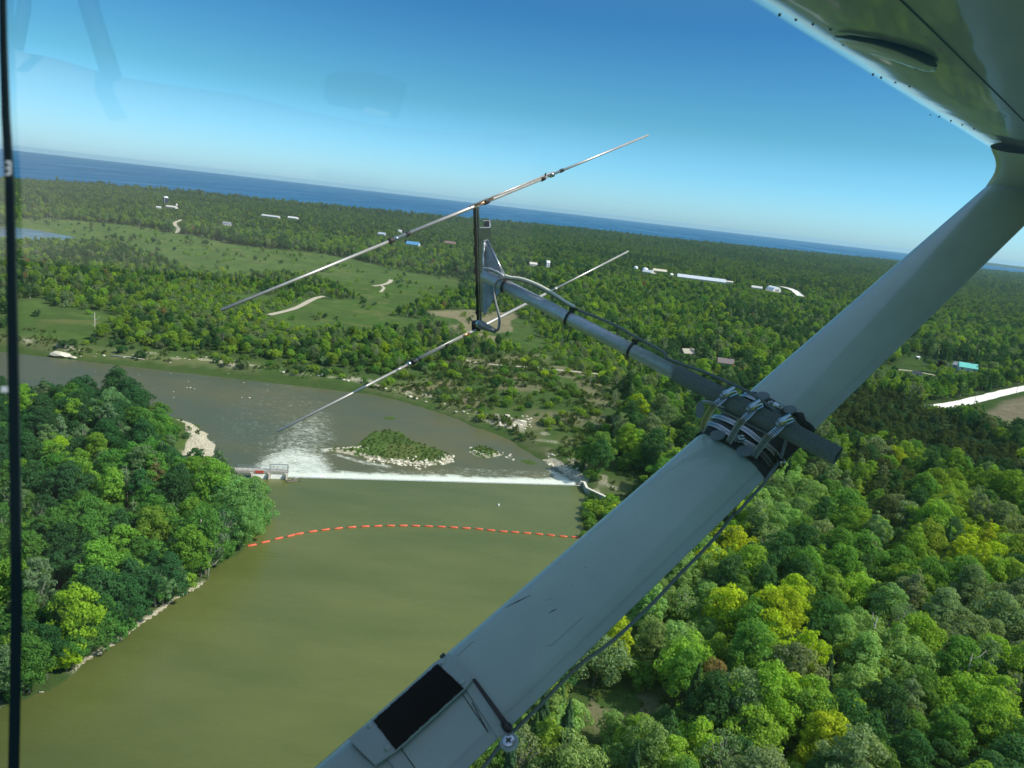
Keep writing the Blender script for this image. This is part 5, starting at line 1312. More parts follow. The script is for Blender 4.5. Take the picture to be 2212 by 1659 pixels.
# ------------------------------------------------------------------ the antenna
def frac(p, a, b):
    a = np.array(a); b = np.array(b); return float(np.dot(np.array(p)-a, b-a)/np.dot(b-a, b-a))
class Seg:
    def __init__(s, a, da, b, db): s.a, s.b, s.da, s.db = a, b, da, db; s.A = N(*a, da); s.B = N(*b, db)
    def at(s, p):
        q = frac(p, s.a, s.b); t = q*s.da/(s.db*(1-q)+q*s.da); return s.A+(s.B-s.A)*t
def NK(fx, fy, d):
    q = min(max(frac((fx, fy), (1810, 985), (1043, 592)), 0), 1)
    return N(fx, fy, d*((1-q)/1.335+q/1.625)/((1-q)/1.335+q/1.80))
UE = Seg((478, 670), 1.405, (1400, 292), 2.19)
D_ = UE.B-UE.A; rl_, rr_ = ray(600, 932), ray(1357, 543)
M_ = np.array([[rl_[i], -rr_[i]] for i in range(3)]); sol = np.linalg.lstsq(M_, -np.array(D_)*1.0, rcond=None)[0]
LE_ = Seg((600, 932), float(sol[0]), (1357, 543), float(sol[1])); print('LOWER', sol)
AN = thing('tracking_antenna', 'two rod radio antenna on a metal mast clamped across the strut', 'antenna', tuple(UE.at((1030, 447))))
AO = Vector(AN.location)
arel = lambda p: tuple(Vector(p)-AO)
def atube(name, pts, r, mat, parent=AN, ns=12, smooth=True): return MB().tube([arel(p) for p in pts], r, ns).obj(name, mat, parent, smooth)
ud = (UE.B-UE.A).normalized(); ld = (LE_.B-LE_.A).normalized(); upv = (UE.at((1030, 447))-LE_.at((1036, 703))).normalized()
def element(name, S_, pts, ri, ro, dbl):
    L0, I0, I1, R1 = pts; e = thing_child(name)
    a, b, c, d = S_.A, S_.at(I0), S_.at(I1), S_.B
    atube('outer_rod', [a, b], ro, M_ROD, e); atube('inner_tube', [b, c], ri, M_ROD, e); atube('outer_rod', [c, d], ro, M_ROD, e)
    return e
def thing_child(name, parent=AN):
    o = bpy.data.objects.new(name, None); COL.objects.link(o); o.parent = parent; o.empty_display_size = 0.05; return o
eu = element('upper_element', UE, ((478, 670), (845, 520), (1180, 382), (1400, 292)), 0.0044, 0.0031, True)
atube('tuning_rod', [UE.at((1015, 450))+upv*0.0064, UE.at((1196, 376))+upv*0.0064], 0.0019, M_ROD, eu)
atube('copper_wrap', [UE.at((1022, 447)), UE.at((1064, 430))], 0.0044, M_COPPER, eu)
for q, r, L, mt in (((845, 520), 0.0062, 0.006, M_RUBBER), ((856, 515), 0.0052, 0.004, M_STEEL2), ((880, 505), 0.0056, 0.005, M_RUBBER), ((1050, 436), 0.0068, 0.007, M_RUBBER), ((1172, 386), 0.0066, 0.006, M_RUBBER), ((1192, 378), 0.0066, 0.005, M_STEEL2), ((1213, 369), 0.0046, 0.006, M_RUBBER)):
    p = UE.at(q); atube('rod_collar', [p-ud*L, p+ud*L], r, mt, eu)
p = UE.at((1176, 384)); atube('wing_nut', [p+upv*0.004, p+upv*0.014+ud*0.006], [0.003, 0.0012], M_RUBBER, eu)
el = element('lower_element', LE_, ((600, 932), (893, 781), (1178, 635), (1357, 543)), 0.0042, 0.0031, True)
atube('tuning_rod', [LE_.at((905, 775))+upv*0.006, LE_.at((1018, 717))+upv*0.006], 0.0017, M_ROD, el)
atube('tuning_rod', [LE_.at((1095, 677))-upv*0.006, LE_.at((1176, 636))-upv*0.006], 0.0017, M_ROD, el)
atube('copper_wrap', [LE_.at((998, 727)), LE_.at((1013, 719))], 0.0043, M_COPPER, el)
for q, r, L, mt in (((884, 786), 0.0062, 0.005, M_STEEL2), ((893, 781), 0.0070, 0.006, M_RUBBER), ((905, 775), 0.0066, 0.004, M_RUBBER), ((964, 745), 0.0052, 0.006, M_RUBBER), ((862, 797), 0.0036, 0.010, M_ROD), ((1188, 630), 0.0060, 0.005, M_STEEL2), ((1200, 624), 0.0046, 0.006, M_ROD)):
    p = LE_.at(q); atube('rod_collar', [p-ld*L, p+ld*L], r, mt, el)
# boom between the rods
Pu, Pl = UE.at((1029, 444)), LE_.at((1036, 707)); bd = (Pl-Pu).normalized(); BL = (Pl-Pu).length
vd = ((Pu+Pl)/2-EYE).normalized(); bs = bd.cross(vd).normalized(); bs = bs if bs.dot(RM @ Vector((1, 0, 0))) > 0 else -bs; bf = bd.cross(bs).normalized(); bf = bf if bf.dot(vd) < 0 else -bf
def obox(name, c0, L, a0, a1, b0, b1, mat, parent=AN, d=None, s=None, f=None):
    d = d or bd; s = s or bs; f = f or bf; P = []
    for l in (0, L):
        for a_, b_ in ((a0, b0), (a1, b0), (a1, b1), (a0, b1)): P.append(arel(Vector(c0)+d*l+s*a_+f*b_))
    return mobj(name, pd_mesh(name, P, [(0, 1, 2, 3), (7, 6, 5, 4), (0, 4, 5, 1), (1, 5, 6, 2), (2, 6, 7, 3), (3, 7, 4, 0)]), mat, parent)
obox('boom', Pu, BL, -0.0080, -0.001, -0.004, 0.004, M_RUBBER); obox('boom_rail', Pu, BL, -0.0008, 0.0064, -0.004, 0.0035, M_ALUD); obox('boom_groove', Pu+bd*0.01, BL-0.012, 0.0012, 0.0032, 0.0036, 0.0042, M_RUBBER)
for f_, w_, h_ in ((0.17, 0.0022, 0.010), (0.30, 0.003, 0.012), (0.345, 0.0022, 0.006), (0.47, 0.0045, 0.013), (0.66, 0.0022, 0.012), (0.84, 0.003, 0.007)):
    obox('cable_lump', Pu+bd*(BL*f_), h_, -0.0074-w_, -0.002, -0.005, 0.006, M_RUBBER)
# channel bracket behind the boom
q0 = N(*z3(590, 385), 1.66); 
cb0 = Pu+bd*(BL*0.155)+bs*0.006-bf*0.002; CL = BL*0.72
for nm, a0, a1, b0, b1 in (('bracket_web', 0.0, 0.027, 0.0, 0.003), ('bracket_flange', 0.024, 0.027, -0.020, 0.0), ('bracket_flange', 0.010, 0.0269, -0.023, -0.0203)):
    obox(nm, cb0, CL*(0.22 if nm != 'bracket_web' else 0.24), a0, a1, b0, b1, M_ALUD)
obox('bracket_spine', cb0+bd*(CL*0.22), CL*0.75, 0.0, 0.011, -0.004, 0.0028, M_ALUD)
PIPE = Seg((1810, 985), 1.335, (1043, 592), 1.80)
pd_ = (PIPE.A-PIPE.B).normalized()
def plate(name, q, th, mat, parent=AN, nrm=None):
    P = [NK(*z3(a, b), d) for a, b, d in q]; n_ = (P[1]-P[0]).cross(P[2]-P[0]).normalized() if nrm is None else nrm; k = len(P)
    V = [arel(p+n_*th/2) for p in P]+[arel(p-n_*th/2) for p in P]; F = [tuple(range(k)), tuple(range(k, 2*k))[::-1]]+[(i, (i+1) % k, (i+1) % k+k, i+k) for i in range(k)]
    return mobj(name, pd_mesh(name, V, F), mat, parent)
plate('gusset', [(618, 505, 1.636), (665, 492, 1.636), (845, 862, 1.606), (812, 850, 1.606), (628, 800, 1.632)], 0.0035, M_GUS)
atube('gusset_edge', [NK(*z3(660, 500), 1.632), NK(*z3(836, 868), 1.600)], 0.0016, M_STEEL2)
plate('gusset', [(618, 930, 1.636), (835, 965, 1.602), (836, 1000, 1.602), (722, 1110, 1.618), (640, 1270, 1.634), (622, 1275, 1.636)], 0.0035, M_GUS)
def weld(pts, r, seed):
    rr2 = random.Random(seed); P = [NK(*z3(a, b), d) for a, b, d in pts]; Q = []
    for a, b in zip(P[:-1], P[1:]):
        for k in range(7): Q.append(a+(b-a)*(k/7)+Vector((rr2.uniform(-1, 1), rr2.uniform(-1, 1), rr2.uniform(-1, 1)))*0.0006)
    atube('weld_bead', Q, [r*rr2.uniform(0.7, 1.3) for _ in Q], M_ALU)
weld([(612, 790, 1.62), (700, 800, 1.605), (780, 840, 1.598), (835, 880, 1.595)], 0.0028, 1); weld([(625, 520, 1.63), (618, 650, 1.63), (612, 790, 1.622)], 0.0024, 2); weld([(612, 800, 1.62), (622, 870, 1.622), (620, 920, 1.63)], 0.003, 3)
SLV = PIPE.at((1460, 807)); jn = PIPE.at((1043, 592))
atube('mast_pipe', [jn+pd_*0.006, SLV+pd_*0.03], 0.0142, M_ALU, ns=32)
def tube_hollow(name, a, b, r, ri, mat, parent, ns=36):
    dn = (b-a).normalized(); o1 = dn.orthogonal().normalized(); o2 = dn.cross(o1); V = []; F = []
    for p, rr3 in ((a, r*0.99), (a+dn*0.001, r), (b, r), (b, ri), (b-dn*0.12, ri)):
        for k in range(ns): an = 2*math.pi*k/ns; V.append(arel(p+(o1*math.cos(an)+o2*math.sin(an))*rr3))
    for i in range(4):
        for k in range(ns): F.append((i*ns+k, i*ns+(k+1) % ns, (i+1)*ns+(k+1) % ns, (i+1)*ns+k))
    F.append(tuple(range(ns))[::-1]); F.append(tuple(4*ns+k for k in range(ns)))
    return smooth_by_angle(mobj(name, pd_mesh(name, V, F), mat, parent), 40)
slv = tube_hollow('mast_sleeve', SLV, PIPE.A, 0.0172, 0.0146, M_FOAM, AN)
atube('bore_shade', [PIPE.A-pd_*0.02, PIPE.A-pd_*0.0035], 0.01462, M_SEAM_SHADE, slv, 32)  # dark plug: the shade inside the open tube given as colour
obox('feed_block', LE_.at((1034, 708))-bd*0.028, 0.030, -0.020, 0.004, -0.006, 0.010, M_RUBBER)
c1a = NK(*z3(560, 1362), 1.605); c1b = NK(*z3(735, 1442), 1.575)
atube('connector', [c1a, c1a+(c1b-c1a)*0.18], 0.0085, M_STEEL2); atube('connector_boot', [c1a+(c1b-c1a)*0.12, c1a+(c1b-c1a)*0.3, c1a+(c1b-c1a)*0.31, c1b], [0.0095, 0.0100, 0.0088, 0.0055], M_GREYP)
# mounting bar under the pipe
mb_n = (sn_-pd_*sn_.dot(pd_)).normalized(); ms = pd_.cross(mb_n).normalized()
obox('mounting_bar', PIPE.at((1530, 843))-mb_n*0.021, 0.150, -0.012, 0.012, -0.0018, 0.0018, M_ALUD, AN, pd_, ms, mb_n)

# ------------------------------------------------------------------ rubber wrap and hose clamps
def px_line(pts): return [np.array(p, float) for p in pts]
def along(pl, u_):
    L = [0]; 
    for a, b in zip(pl[:-1], pl[1:]): L.append(L[-1]+np.linalg.norm(b-a))
    s_ = u_*L[-1]
    for i in range(len(pl)-1):
        if s_ <= L[i+1] or i == len(pl)-2: return pl[i]+(pl[i+1]-pl[i])*((s_-L[i])/(L[i+1]-L[i]+1e-9))
def lx(p):                                   # position along and across the strut of a view point
    P = SF(p[0], p[1], 0.004); return (P-SA).dot(sax), 0.5-(P-SA).dot(sc_)/CH
def wrap(name, lo, hi, off, mat, parent, base):
    lo = [lx(p) for p in lo]; hi = [lx(p) for p in hi]
    fl = lambda x, t_: float(np.interp(x, [b for a, b in t_], [a for a, b in t_])); V = []; F = []; nx, nl = 26, 5
    ringN = 2*nx
    for j in range(nl+1):
        for i in range(ringN):
            if i <= nx: x = (1-math.cos(math.pi*i/nx))/2; sd = 1
            else: x = (1-math.cos(math.pi*(ringN-i)/nx))/2; sd = -1
            l = fl(x, lo)*(1-j/nl)+fl(x, hi)*j/nl
            xx = 0.5+(x-0.5)*(1+2*off/CH); P = SA+sax*l+sc_*(CH*(0.5-xx))+sn_*sd*(prof(x)+off*math.sin(math.pi*min(max(x, 0.05), 0.95))**0.3)
            V.append(tuple(P-base))
    for j in range(nl):
        for i in range(ringN): F.append((j*ringN+i, j*ringN+(i+1) % ringN, (j+1)*ringN+(i+1) % ringN, (j+1)*ringN+i))
    o = mobj(name, pd_mesh(name, V, F, True), mat, parent)
    sd_ = o.modifiers.new('thickness', 'SOLIDIFY'); sd_.thickness = 0.0015; sd_.offset = -1; return o
RW = thing('rubber_wrap', 'black rubber padding wrapped round the strut under the clamps', 'padding', tuple(SF(1620, 960)))
wrap('sheet', [z6(315, 885), z6(400, 845), z6(500, 905), z6(700, 1012), z6(860, 1130), z6(965, 1280), z6(1010, 1285)], [z6(835, 470), z6(900, 480), z6(1150, 610), z6(1300, 735), z6(1400, 850), z6(1432, 880)], 0.0035, M_RUBBER, RW, Vector(RW.location))
def band_mat():
    m, t, out = nmat('perforated_band'); uv = nd(t, 'ShaderNodeUVMap'); sx2 = nd(t, 'ShaderNodeSeparateXYZ'); lk(t, uv.outputs[0], sx2.inputs[0])
    u_ = math_(t, 'FRACT', math_(t, 'ADD', math_(t, 'MULTIPLY', sx2.outputs[0], 1.0), math_(t, 'MULTIPLY', sx2.outputs[1], 0.35)))
    s1 = math_(t, 'LESS_THAN', u_, 0.50); s2 = math_(t, 'LESS_THAN', math_(t, 'ABSOLUTE', math_(t, 'SUBTRACT', sx2.outputs[1], 0.5)), 0.31); h = math_(t, 'MULTIPLY', s1, s2)
    p = nd(t, 'ShaderNodeBsdfPrincipled'); lk(t, mixc(t, h, (0.52, 0.54, 0.54), (0.012, 0.014, 0.016)), p.inputs['Base Color'])
    lk(t, math_(t, 'SUBTRACT', 0.95, math_(t, 'MULTIPLY', h, 0.9)), p.inputs['Metallic']); lk(t, math_(t, 'ADD', 0.30, math_(t, 'MULTIPLY', h, 0.5)), p.inputs['Roughness'])
    lk(t, p.outputs[0], out.inputs[0]); return m
M_BAND = band_mat()
def smooth_path(P, n_=40):
    P = [Vector(p) for p in P]; out = []
    for i in range(len(P)-1):
        p0 = P[max(i-1, 0)]; p1 = P[i]; p2 = P[i+1]; p3 = P[min(i+2, len(P)-1)]; k_ = max(3, n_//(len(P)-1))
        for j in range(k_):
            t_ = j/k_; out.append(0.5*((2*p1)+(p2-p0)*t_+(2*p0-5*p1+4*p2-p3)*t_*t_+(3*p1-p0-3*p2+p3)*t_**3))
    return out+[P[-1]]
def band(name, path, wdir, half, mat, parent, base, pitch=0.0038, th=0.0007, outn=None):
    P = smooth_path(path, 60); V = []; F = []; U = []; s_ = 0
    for i, p in enumerate(P):
        if i: s_ += (p-P[i-1]).length
        t_ = (P[min(i+1, len(P)-1)]-P[max(i-1, 0)]).normalized(); wv = (wdir-t_*wdir.dot(t_)).normalized(); n_ = t_.cross(wv)
        if n_.dot(p-EYE) > 0: n_ = -n_
        V += [tuple(p-wv*half-base), tuple(p+wv*half-base), tuple(p+wv*half-n_*th-base), tuple(p-wv*half-n_*th-base)]; U.append(s_/pitch)
    for i in range(len(P)-1):
        for k in range(4): F.append((i*4+k, i*4+(k+1) % 4, (i+1)*4+(k+1) % 4, (i+1)*4+k))
    me = pd_mesh(name, V, F); uvl = me.uv_layers.new(name='UVMap'); vv = (0, 1, 1, 0)
    for po in me.polygons:
        side = po.index % 4
        for li in po.loop_indices:
            vi = me.loops[li].vertex_index; uvl.data[li].uv = (U[vi//4], vv[vi % 4]) if side in (0, 2) else (U[vi//4], 0.0)
    me.materials.append(mat); o = bpy.data.objects.new(name, me); COL.objects.link(o); o.parent = parent; return o
def housing(parent, a, b, r, base):
    a, b = Vector(a), Vector(b); d = (b-a).normalized(); q = lambda p: tuple(Vector(p)-base)
    MB().tube([q(a), q(a+(b-a)*0.06), q(a+(b-a)*0.94), q(b)], [r*0.85, r, r, r*0.85], 18).obj('screw_housing', M_STEEL2, parent, True)
    hd = MB().tube([q(a-d*0.0075), q(a-d*0.0065), q(a-d*0.001)], [r*0.75, r*0.95, r*0.95], 6).obj('screw_head', M_ALUD, parent)
    o1 = d.orthogonal().normalized(); MB().tube([q(a-d*0.0078+o1*r*0.7), q(a-d*0.0078-o1*r*0.7)], 0.0006, 4).obj('screw_slot', M_SEAM_SHADE, hd)
    nn = (EYE-a).normalized(); w2 = d.cross(nn).normalized()
    P = [a+w2*r*1.25-nn*r*0.4, b+w2*r*1.25-nn*r*0.4, b-w2*r*1.25-nn*r*0.4, a-w2*r*1.25-nn*r*0.4]; P += [p-nn*0.002 for p in P]
    MB().add([q(p) for p in P], [(0, 1, 2, 3), (7, 6, 5, 4), (0, 4, 5, 1), (1, 5, 6, 2), (2, 6, 7, 3), (3, 7, 4, 0)]).obj('saddle', M_STEEL2, parent)
def Pd(q, dd): return N(*z6b(*q), dd)
def pdep(q):                                 # depth of the pipe axis beside a view point
    p = PIPE.at(z6b(*q)); return project(np.array(p))[2]
CLs = [('hose clamp round the mast pipe nearest the antenna', (430, 235), (615, 150), [(560, 150), (470, 215), (400, 300), (270, 400), (185, 520), (125, 640), (100, 745)], [0.012, -0.017, -0.021, -0.018, -0.004, 0.014, 0.030]),
       ('middle hose clamp round the mast pipe', (835, 440), (1010, 345), [(960, 345), (900, 430), (820, 520), (700, 640), (610, 760), (540, 880), (500, 960)], [0.012, -0.017, -0.021, -0.018, -0.004, 0.010, 0.018]),
       ('hose clamp round the mast pipe nearest its open end', (1290, 660), (1480, 570), [(1420, 570), (1350, 660), (1250, 760), (1110, 880), (1010, 1000), (930, 1110), (890, 1190)], [0.012, -0.017, -0.021, -0.018, -0.004, 0.010, 0.018])]
for lab, ha, hb, path, dz in CLs:
    base = Pd(ha, 1.37); t = thing('hose_clamp', lab, 'hose clamp', tuple(base))
    band('band', [Pd(q, pdep(q)+z_) for q, z_ in zip(path, dz)], pd_, 0.0061, M_BAND, t, base)
    back = [Pd(path[0], pdep(path[0])+0.012)+Vector((0, 0, 0)), PIPE.at(z6b(*path[1]))+ms*0.0-mb_n*0.0+vd*0.030, Pd(path[-1], pdep(path[-1])+0.045), Pd(path[-1], pdep(path[-1])+dz[-1])]
    band('band', back, pd_, 0.0060, M_BAND, t, base)
    housing(t, Pd(ha, pdep(ha)-0.022), Pd(hb, pdep(hb)-0.020), 0.0062, base)
def strut_band(lab, path, keys, hs, off=0.0075):
    base = SF(*z6b(*path[0])); t = thing('hose_clamp', lab, 'hose clamp', tuple(base))
    P = [SF(*z6b(*q), off) for q in path]; band('band', P, sax, 0.0061, M_BAND, t, base)
    # round the back of the strut
    a, b = lx(z6b(*path[0])), lx(z6b(*path[-1])); B_ = []
    for k in range(9):
        x = b[1]+(a[1]-b[1])*k/8; l = b[0]+(a[0]-b[0])*k/8; B_.append(strut_pt(l, min(max(x, 0.0), 1.0), -1, off*0.8))
    band('band', [P[-1]]+B_+[P[0]], sax, 0.0061, M_BAND, t, base)
    for (a_, b_, rx) in keys:
        c = SF(*z6b(a_, b_), off+0.004); MB().tube([tuple(c-base-sn_*0.001), tuple(c-base+sn_*0.0008), tuple(c-base+sn_*0.0014)], [rx, rx, rx*0.92], 20).obj('thumb_key', M_GREYP, t)
    housing(t, SF(*z6b(*hs[0]), off+0.006), SF(*z6b(*hs[1]), off+0.006), 0.0055, base)
strut_band('lower hose clamp round the strut, with two grey thumb keys', [(120, 660), (200, 665), (330, 705), (470, 790), (620, 880), (800, 975), (930, 1060), (1060, 1180), (1170, 1330)], [(335, 845, 0.0145), (755, 1085, 0.0155)], [(640, 905), (740, 890)])
strut_band('upper hose clamp round the strut, with two grey thumb keys', [(700, 215), (780, 225), (900, 275), (1060, 330), (1230, 430), (1400, 520), (1520, 610), (1660, 720), (1775, 850)], [(1020, 245, 0.0140), (1435, 455, 0.0135)], [(1190, 370), (1320, 450)])
strut_band('thin hose clamp between the two wider ones on the strut', [(240, 560), (330, 560), (480, 610), (640, 690), (820, 800), (930, 890), (1060, 980), (1200, 1100), (1290, 1230)], [], [(1310, 1240), (1340, 1290)], 0.006)
kd_ = Pd((62, 455), 1.44); t = thing('thumb_key', 'grey oval key sticking out left of the clamped pipe', 'key', tuple(kd_))
kx = (RM @ Vector((1, 0.15, 0))).normalized(); ky = (RM @ Vector((0.05, 1, 0))).normalized(); kz = (EYE-kd_).normalized(); V = []
for zz in (-0.001, 0.001):
    for k in range(24): a_ = 2*math.pi*k/24; V.append(tuple(kx*(0.0085*math.cos(a_))+ky*(0.0165*math.sin(a_))+kz*zz))
MB().add(V, [tuple(range(24))[::-1], tuple(range(24, 48))]+[(k, (k+1) % 24, 24+(k+1) % 24, 24+k) for k in range(24)]).obj('blade', M_GREYP, t)
MB().tube([tuple(kx*0.002+ky*0.016), tuple(kx*0.02+ky*0.011), tuple(kx*0.045-ky*0.002)], 0.0028, 8).obj('shank', M_ALUD, t)

# ------------------------------------------------------------------ cables and ties
def cable(name, pts, r, mat, lab): 
    P = smooth_path(pts, 120); o = MB().tube([tuple(p) for p in P], r, 10).obj(name, mat, None, True); tag(o, lab, 'cable'); return o
dz_ = lambda q, o_: N(*q, project(np.array(PIPE.at(q)))[2]+o_)
lead = [NK(*z3(a, b), d) for a, b, d in ((735, 1442, 1.575), (768, 1425, 1.575), (782, 1360, 1.575), (778, 1280, 1.58), (750, 1180, 1.585), (727, 1060, 1.59), (735, 970, 1.59), (775, 915, 1.588), (840, 897, 1.585), (900, 897, 1.582),
        (1010, 918, 1.578), (1150, 970, 1.568), (1300, 1048, 1.558), (1480, 1160, 1.548), (1575, 1215, 1.540))]
lead2 = [N(a, b, project(np.array(PIPE.at((a, b))))[2]+o_) for (a, b), o_ in ((C2(1570, 1215), -0.004), (C2(1750, 1310), 0.0), (C2(1910, 1400), -0.004), (C2(2080, 1492), 0.0), (z6(60, 165), -0.002), (z6(200, 222), 0.0), (z6(400, 292), 0.002), (z6(560, 360), 0.002),
         (z6(720, 432), 0.0), (z6(860, 505), 0.004), (z6(960, 575), 0.004), (z6(1050, 655), 0.004), (z6(1120, 715), 0.012))]
back_ = [SF(*z6(1140, 800), 0.02), SF(*z6(1160, 900), 0.012), SF(*z6(1150, 965), 0.014), SF(*z6(1125, 1050), 0.014), SF(*z6(1085, 1140), 0.012), SF(*z6(1020, 1230), 0.010)]
te_at = lambda q, o_=0.0: N(*q, project(np.array(SF(q[0]-10, q[1]-12)))[2]+o_)
c82 = crop(1500, 1280, 2.0868)
run = [te_at(z6(950, 1330), -0.004), te_at(z6(850, 1440), -0.002), te_at(z6(715, 1590), 0.0)]+[te_at(c82(a, b), 0.006) for a, b in ((700, 5), (620, 110), (540, 200), (450, 290), (390, 352), (300, 450), (200, 548), (100, 642), (0, 722))]
run += [te_at((1262, 1428), 0.012), te_at((1225, 1462), 0.02), te_at((1150, 1540), 0.03), te_at((1085, 1604), 0.02), te_at((1052, 1648), 0.015), te_at((1010, 1700), 0.015)]
cable('antenna_cable', lead+lead2[1:]+back_+run, 0.0030, M_LITCABLE if False else M_CABLE, 'long grey cable from the antenna along the mast and down behind the strut')
cream = [NK(*z3(a, b), d-0.004) for a, b, d in ((845, 880, 1.585), (900, 897, 1.582), (1010, 912, 1.578), (1150, 962, 1.568), (1300, 1040, 1.558), (1480, 1156, 1.548), (1560, 1200, 1.543))]  # sunlit arc of the same cable, laid as a paler tube over the grey
cable('lit_cable', [p+upv*0.0040-ray(1200, 620)*0.006 for p in cream], 0.0032, M_LITCABLE, 'stretch of the antenna cable coloured pale as sunlit, bowed above the mast between the two ties nearest the antenna')
def tie(q, lab, r=0.0150, axis=None, c=None, head=None):
    c = c or PIPE.at(q); axis = axis or pd_; t = thing('cable_tie', lab, 'cable tie', tuple(c)); o1 = (EYE-c).normalized(); o1 = (o1-axis*o1.dot(axis)).normalized(); o2 = axis.cross(o1); o2 = o2 if o2.z > 0 else -o2
    V = []; F = []; ns = 36
    for w2, r2 in ((-0.0026, r), (0.0026, r), (0.0026, r+0.0013), (-0.0026, r+0.0013)):
        for k in range(ns):
            a_ = 2*math.pi*k/ns; ex = 1+0.28*max(0, math.sin(a_)-0.55)
            V.append(tuple(axis*(w2+0.002*math.cos(a_))+(o1*math.cos(a_)+o2*math.sin(a_)*ex)*r2))
    for i in range(4):
        for k in range(ns): F.append((i*ns+k, i*ns+(k+1) % ns, ((i+1) % 4)*ns+(k+1) % ns, ((i+1) % 4)*ns+k))
    mobj('strap', pd_mesh('strap', V, F), M_RUBBER, t)
    h = o2*(r*1.22)+o1*0.004; b = MB()
    P = [h+axis*a_+o2*b_+o1*c_ for c_ in (-0.004, 0.004) for a_, b_ in ((-0.005, -0.003), (0.005, -0.003), (0.005, 0.005), (-0.005, 0.005))]
    b.add([tuple(p) for p in P], [(0, 3, 2, 1), (4, 5, 6, 7), (0, 1, 5, 4), (1, 2, 6, 5), (2, 3, 7, 6), (3, 0, 4, 7)]).obj('head', M_RUBBER, t)
    MB().tube([tuple(h+o2*0.003), tuple(h+o2*0.008+axis*0.012)], [0.0016, 0.0010], 5).obj('tail', M_RUBBER, t)
tie((1092, 616), 'black cable tie on the mast nearest the antenna'); tie((1229, 686), 'black cable tie in the middle of the bare mast'); tie((1363, 757), 'black cable tie on the mast next to the grey sleeve')
tq = SF(*z6(1100, 1135), 0.010); tie(None, 'black cable tie holding the cable at the back edge of the strut', 0.0085, sax, tq)
tq = SF(*z6(1330, 760), 0.006); o = thing('rubber_strap', 'black rubber strap looped over the padding at its right end', 'strap', tuple(tq))
MB().tube([tuple(SF(*z6(a, b), c)-tq) for a, b, c in ((1240, 690, 0.004), (1290, 700, 0.010), (1320, 760, 0.010), (1380, 810, 0.009), (1420, 850, 0.004))], [0.006, 0.0085, 0.0065, 0.0075, 0.006], 12).obj('loop', M_RUBBER, o, True)

# ------------------------------------------------------------------ the cabin window and what it mirrors
def mirror(p): p = Vector(p); return p-PN*(2*(p-PQ).dot(PN))
def pane():
    u_ = Vector((-PN.y, PN.x, 0)).normalized(); v_ = PN.cross(u_); v_ = v_ if v_.z > 0 else -v_
    V = []
    for th in (0.0, 0.0):
        for a_, b_ in ((-1.3, -0.75), (0.55, -0.75), (0.55, 0.42), (-1.3, 0.42)): V.append(rel(PQ+u_*a_*(-1)+v_*b_))
        break
    m, t, out = nmat('window_acrylic')
    tr = nd(t, 'ShaderNodeBsdfTransparent'); tr.inputs[0].default_value = (0.985, 0.99, 0.985, 1); gl = nd(t, 'ShaderNodeBsdfGlossy'); gl.inputs['Roughness'].default_value = 0.012
    fr = nd(t, 'ShaderNodeFresnel'); fr.inputs[0].default_value = 1.40; mx = nd(t, 'ShaderNodeMixShader')
    lk(t, math_(t, 'MULTIPLY', fr.outputs[0], 1.0), mx.inputs[0]); lk(t, tr.outputs[0], mx.inputs[1]); lk(t, gl.outputs[0], mx.inputs[2]); lk(t, mx.outputs[0], out.inputs[0])
    mobj('window_pane', pd_mesh('window_pane', V, [(0, 1, 2, 3)]), m, AC)
pane()
M_VEIL = plain('veil_grey', (0.31, 0.30, 0.27), 0.85, 0, 0.15, 6, spec=0.2)  # grey chosen for the strength of the mirrored veil
def mirrored_sheet(name, top, bot, d0, d1, mat, nv=14, bulge=0.1):
    V = []; F = []; nu = 40
    for i in range(nu+1):
        u_ = i/nu; a = along(px_line(top), u_); b = along(px_line(bot), u_)
        for j in range(nv+1):
            v_ = j/nv; p = a*(1-v_)+b*v_; V.append(rel(mirror(N(p[0], p[1], d0*(1-v_)+d1*v_-bulge*math.sin(math.pi*min(v_*1.0, 1))))))
    for i in range(nu):
        for j in range(nv): F.append((i*(nv+1)+j, i*(nv+1)+j+1, (i+1)*(nv+1)+j+1, (i+1)*(nv+1)+j))
    o = mobj(name, pd_mesh(name, V, F, True), mat, AC); md = o.modifiers.new('thickness', 'SOLIDIFY'); md.thickness = 0.012; md.offset = 0; return o
mirrored_sheet('veil_sheet', [(-300, 110), (0, 112), (120, 135), (240, 172), (380, 195), (520, 213), (700, 258), (850, 285), (1000, 296), (1150, 300)],
               [(-300, 560), (0, 560), (120, 570), (240, 580), (380, 590), (520, 600), (700, 610), (850, 620), (1000, 620), (1150, 620)], 1.05, 0.75, M_VEIL, bulge=0.04)  # unseen sheet added so its mirror image lays a pale veil on the pane
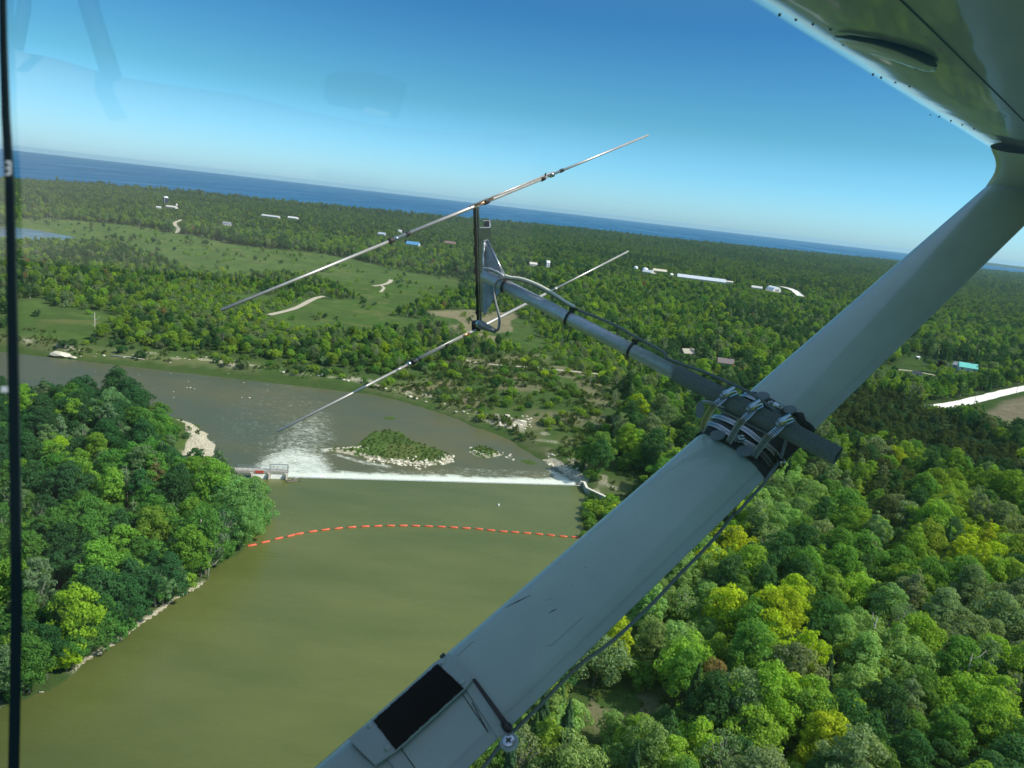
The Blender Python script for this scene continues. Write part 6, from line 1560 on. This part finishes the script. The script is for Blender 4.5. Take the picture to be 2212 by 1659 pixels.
mirrored_sheet('veil_stop_sheet', [(-300, 562), (0, 562), (120, 572), (240, 582), (380, 592), (520, 602), (700, 612), (850, 622), (1000, 622), (1150, 622)], [(-300, 2100), (1150, 2100)], 0.76, 1.15, plain('veil_stop_dark', (0.03, 0.032, 0.032), 0.8), bulge=0.0)  # unseen dark sheet added below it to end the mirrored veil
def mirrored_bar(name, pts, d, r, mat): return MB().tube([rel(mirror(N(a, b, d))) for a, b in pts], r, 12).obj(name, mat, AC, True)
mirrored_bar('windshield_post', [(172, -160), (192, 10), (236, 150), (242, 166)], 0.9, 0.011, M_RUBBER)
mirrored_bar('door_post', [(55, -160), (52, 20), (36, 105)], 0.98, 0.008, M_RUBBER)
vis = [(705, 165), (740, 157), (800, 158), (850, 170), (878, 182), (868, 225), (858, 258), (800, 240), (715, 225), (701, 218)]
def mirrored_plate(name, q, d, th, mat):
    P = [mirror(N(a, b, d)) for a, b in q]; k = len(P); n_ = (P[1]-P[0]).cross(P[3]-P[0]).normalized()
    V = [rel(p+n_*th/2) for p in P]+[rel(p-n_*th/2) for p in P]; return mobj(name, pd_mesh(name, V, [tuple(range(k)), tuple(range(k, 2*k))[::-1]]+[(i, (i+1) % k, (i+1) % k+k, i+k) for i in range(k)]), mat, AC)
mirrored_plate('sun_visor', vis, 0.8, 0.006, M_RUBBER)
mirrored_plate('visor_label', [(786, 232), (842, 243), (839, 252), (784, 246)], 0.79, 0.003, plain('white_label', (0.8, 0.8, 0.78), 0.5))

# ------------------------------------------------------------------ the air
def build_haze():
    bm = bmesh.new(); bmesh.ops.create_cube(bm, size=1.0)
    x0, x1, y0, y1, z0, z1 = -27500, 27500, -7000, 27500, -14, 124
    for v in bm.verts: v.co = Vector((x0+(v.co.x+.5)*(x1-x0), y0+(v.co.y+.5)*(y1-y0), z0+(v.co.z+.5)*(z1-z0)))
    me = bpy.data.meshes.new('haze'); bm.to_mesh(me); bm.free()
    m, t, out = nmat('haze')
    v = nd(t, 'ShaderNodeVolumePrincipled', i_Density=3.0e-5); v.inputs['Color'].default_value = (0.50, 0.82, 1.0, 1); v.inputs['Anisotropy'].default_value = 0.2
    lk(t, v.outputs[0], out.inputs['Volume'])
    o = tag(mobj('haze', me, m), kind='stuff')
build_haze()
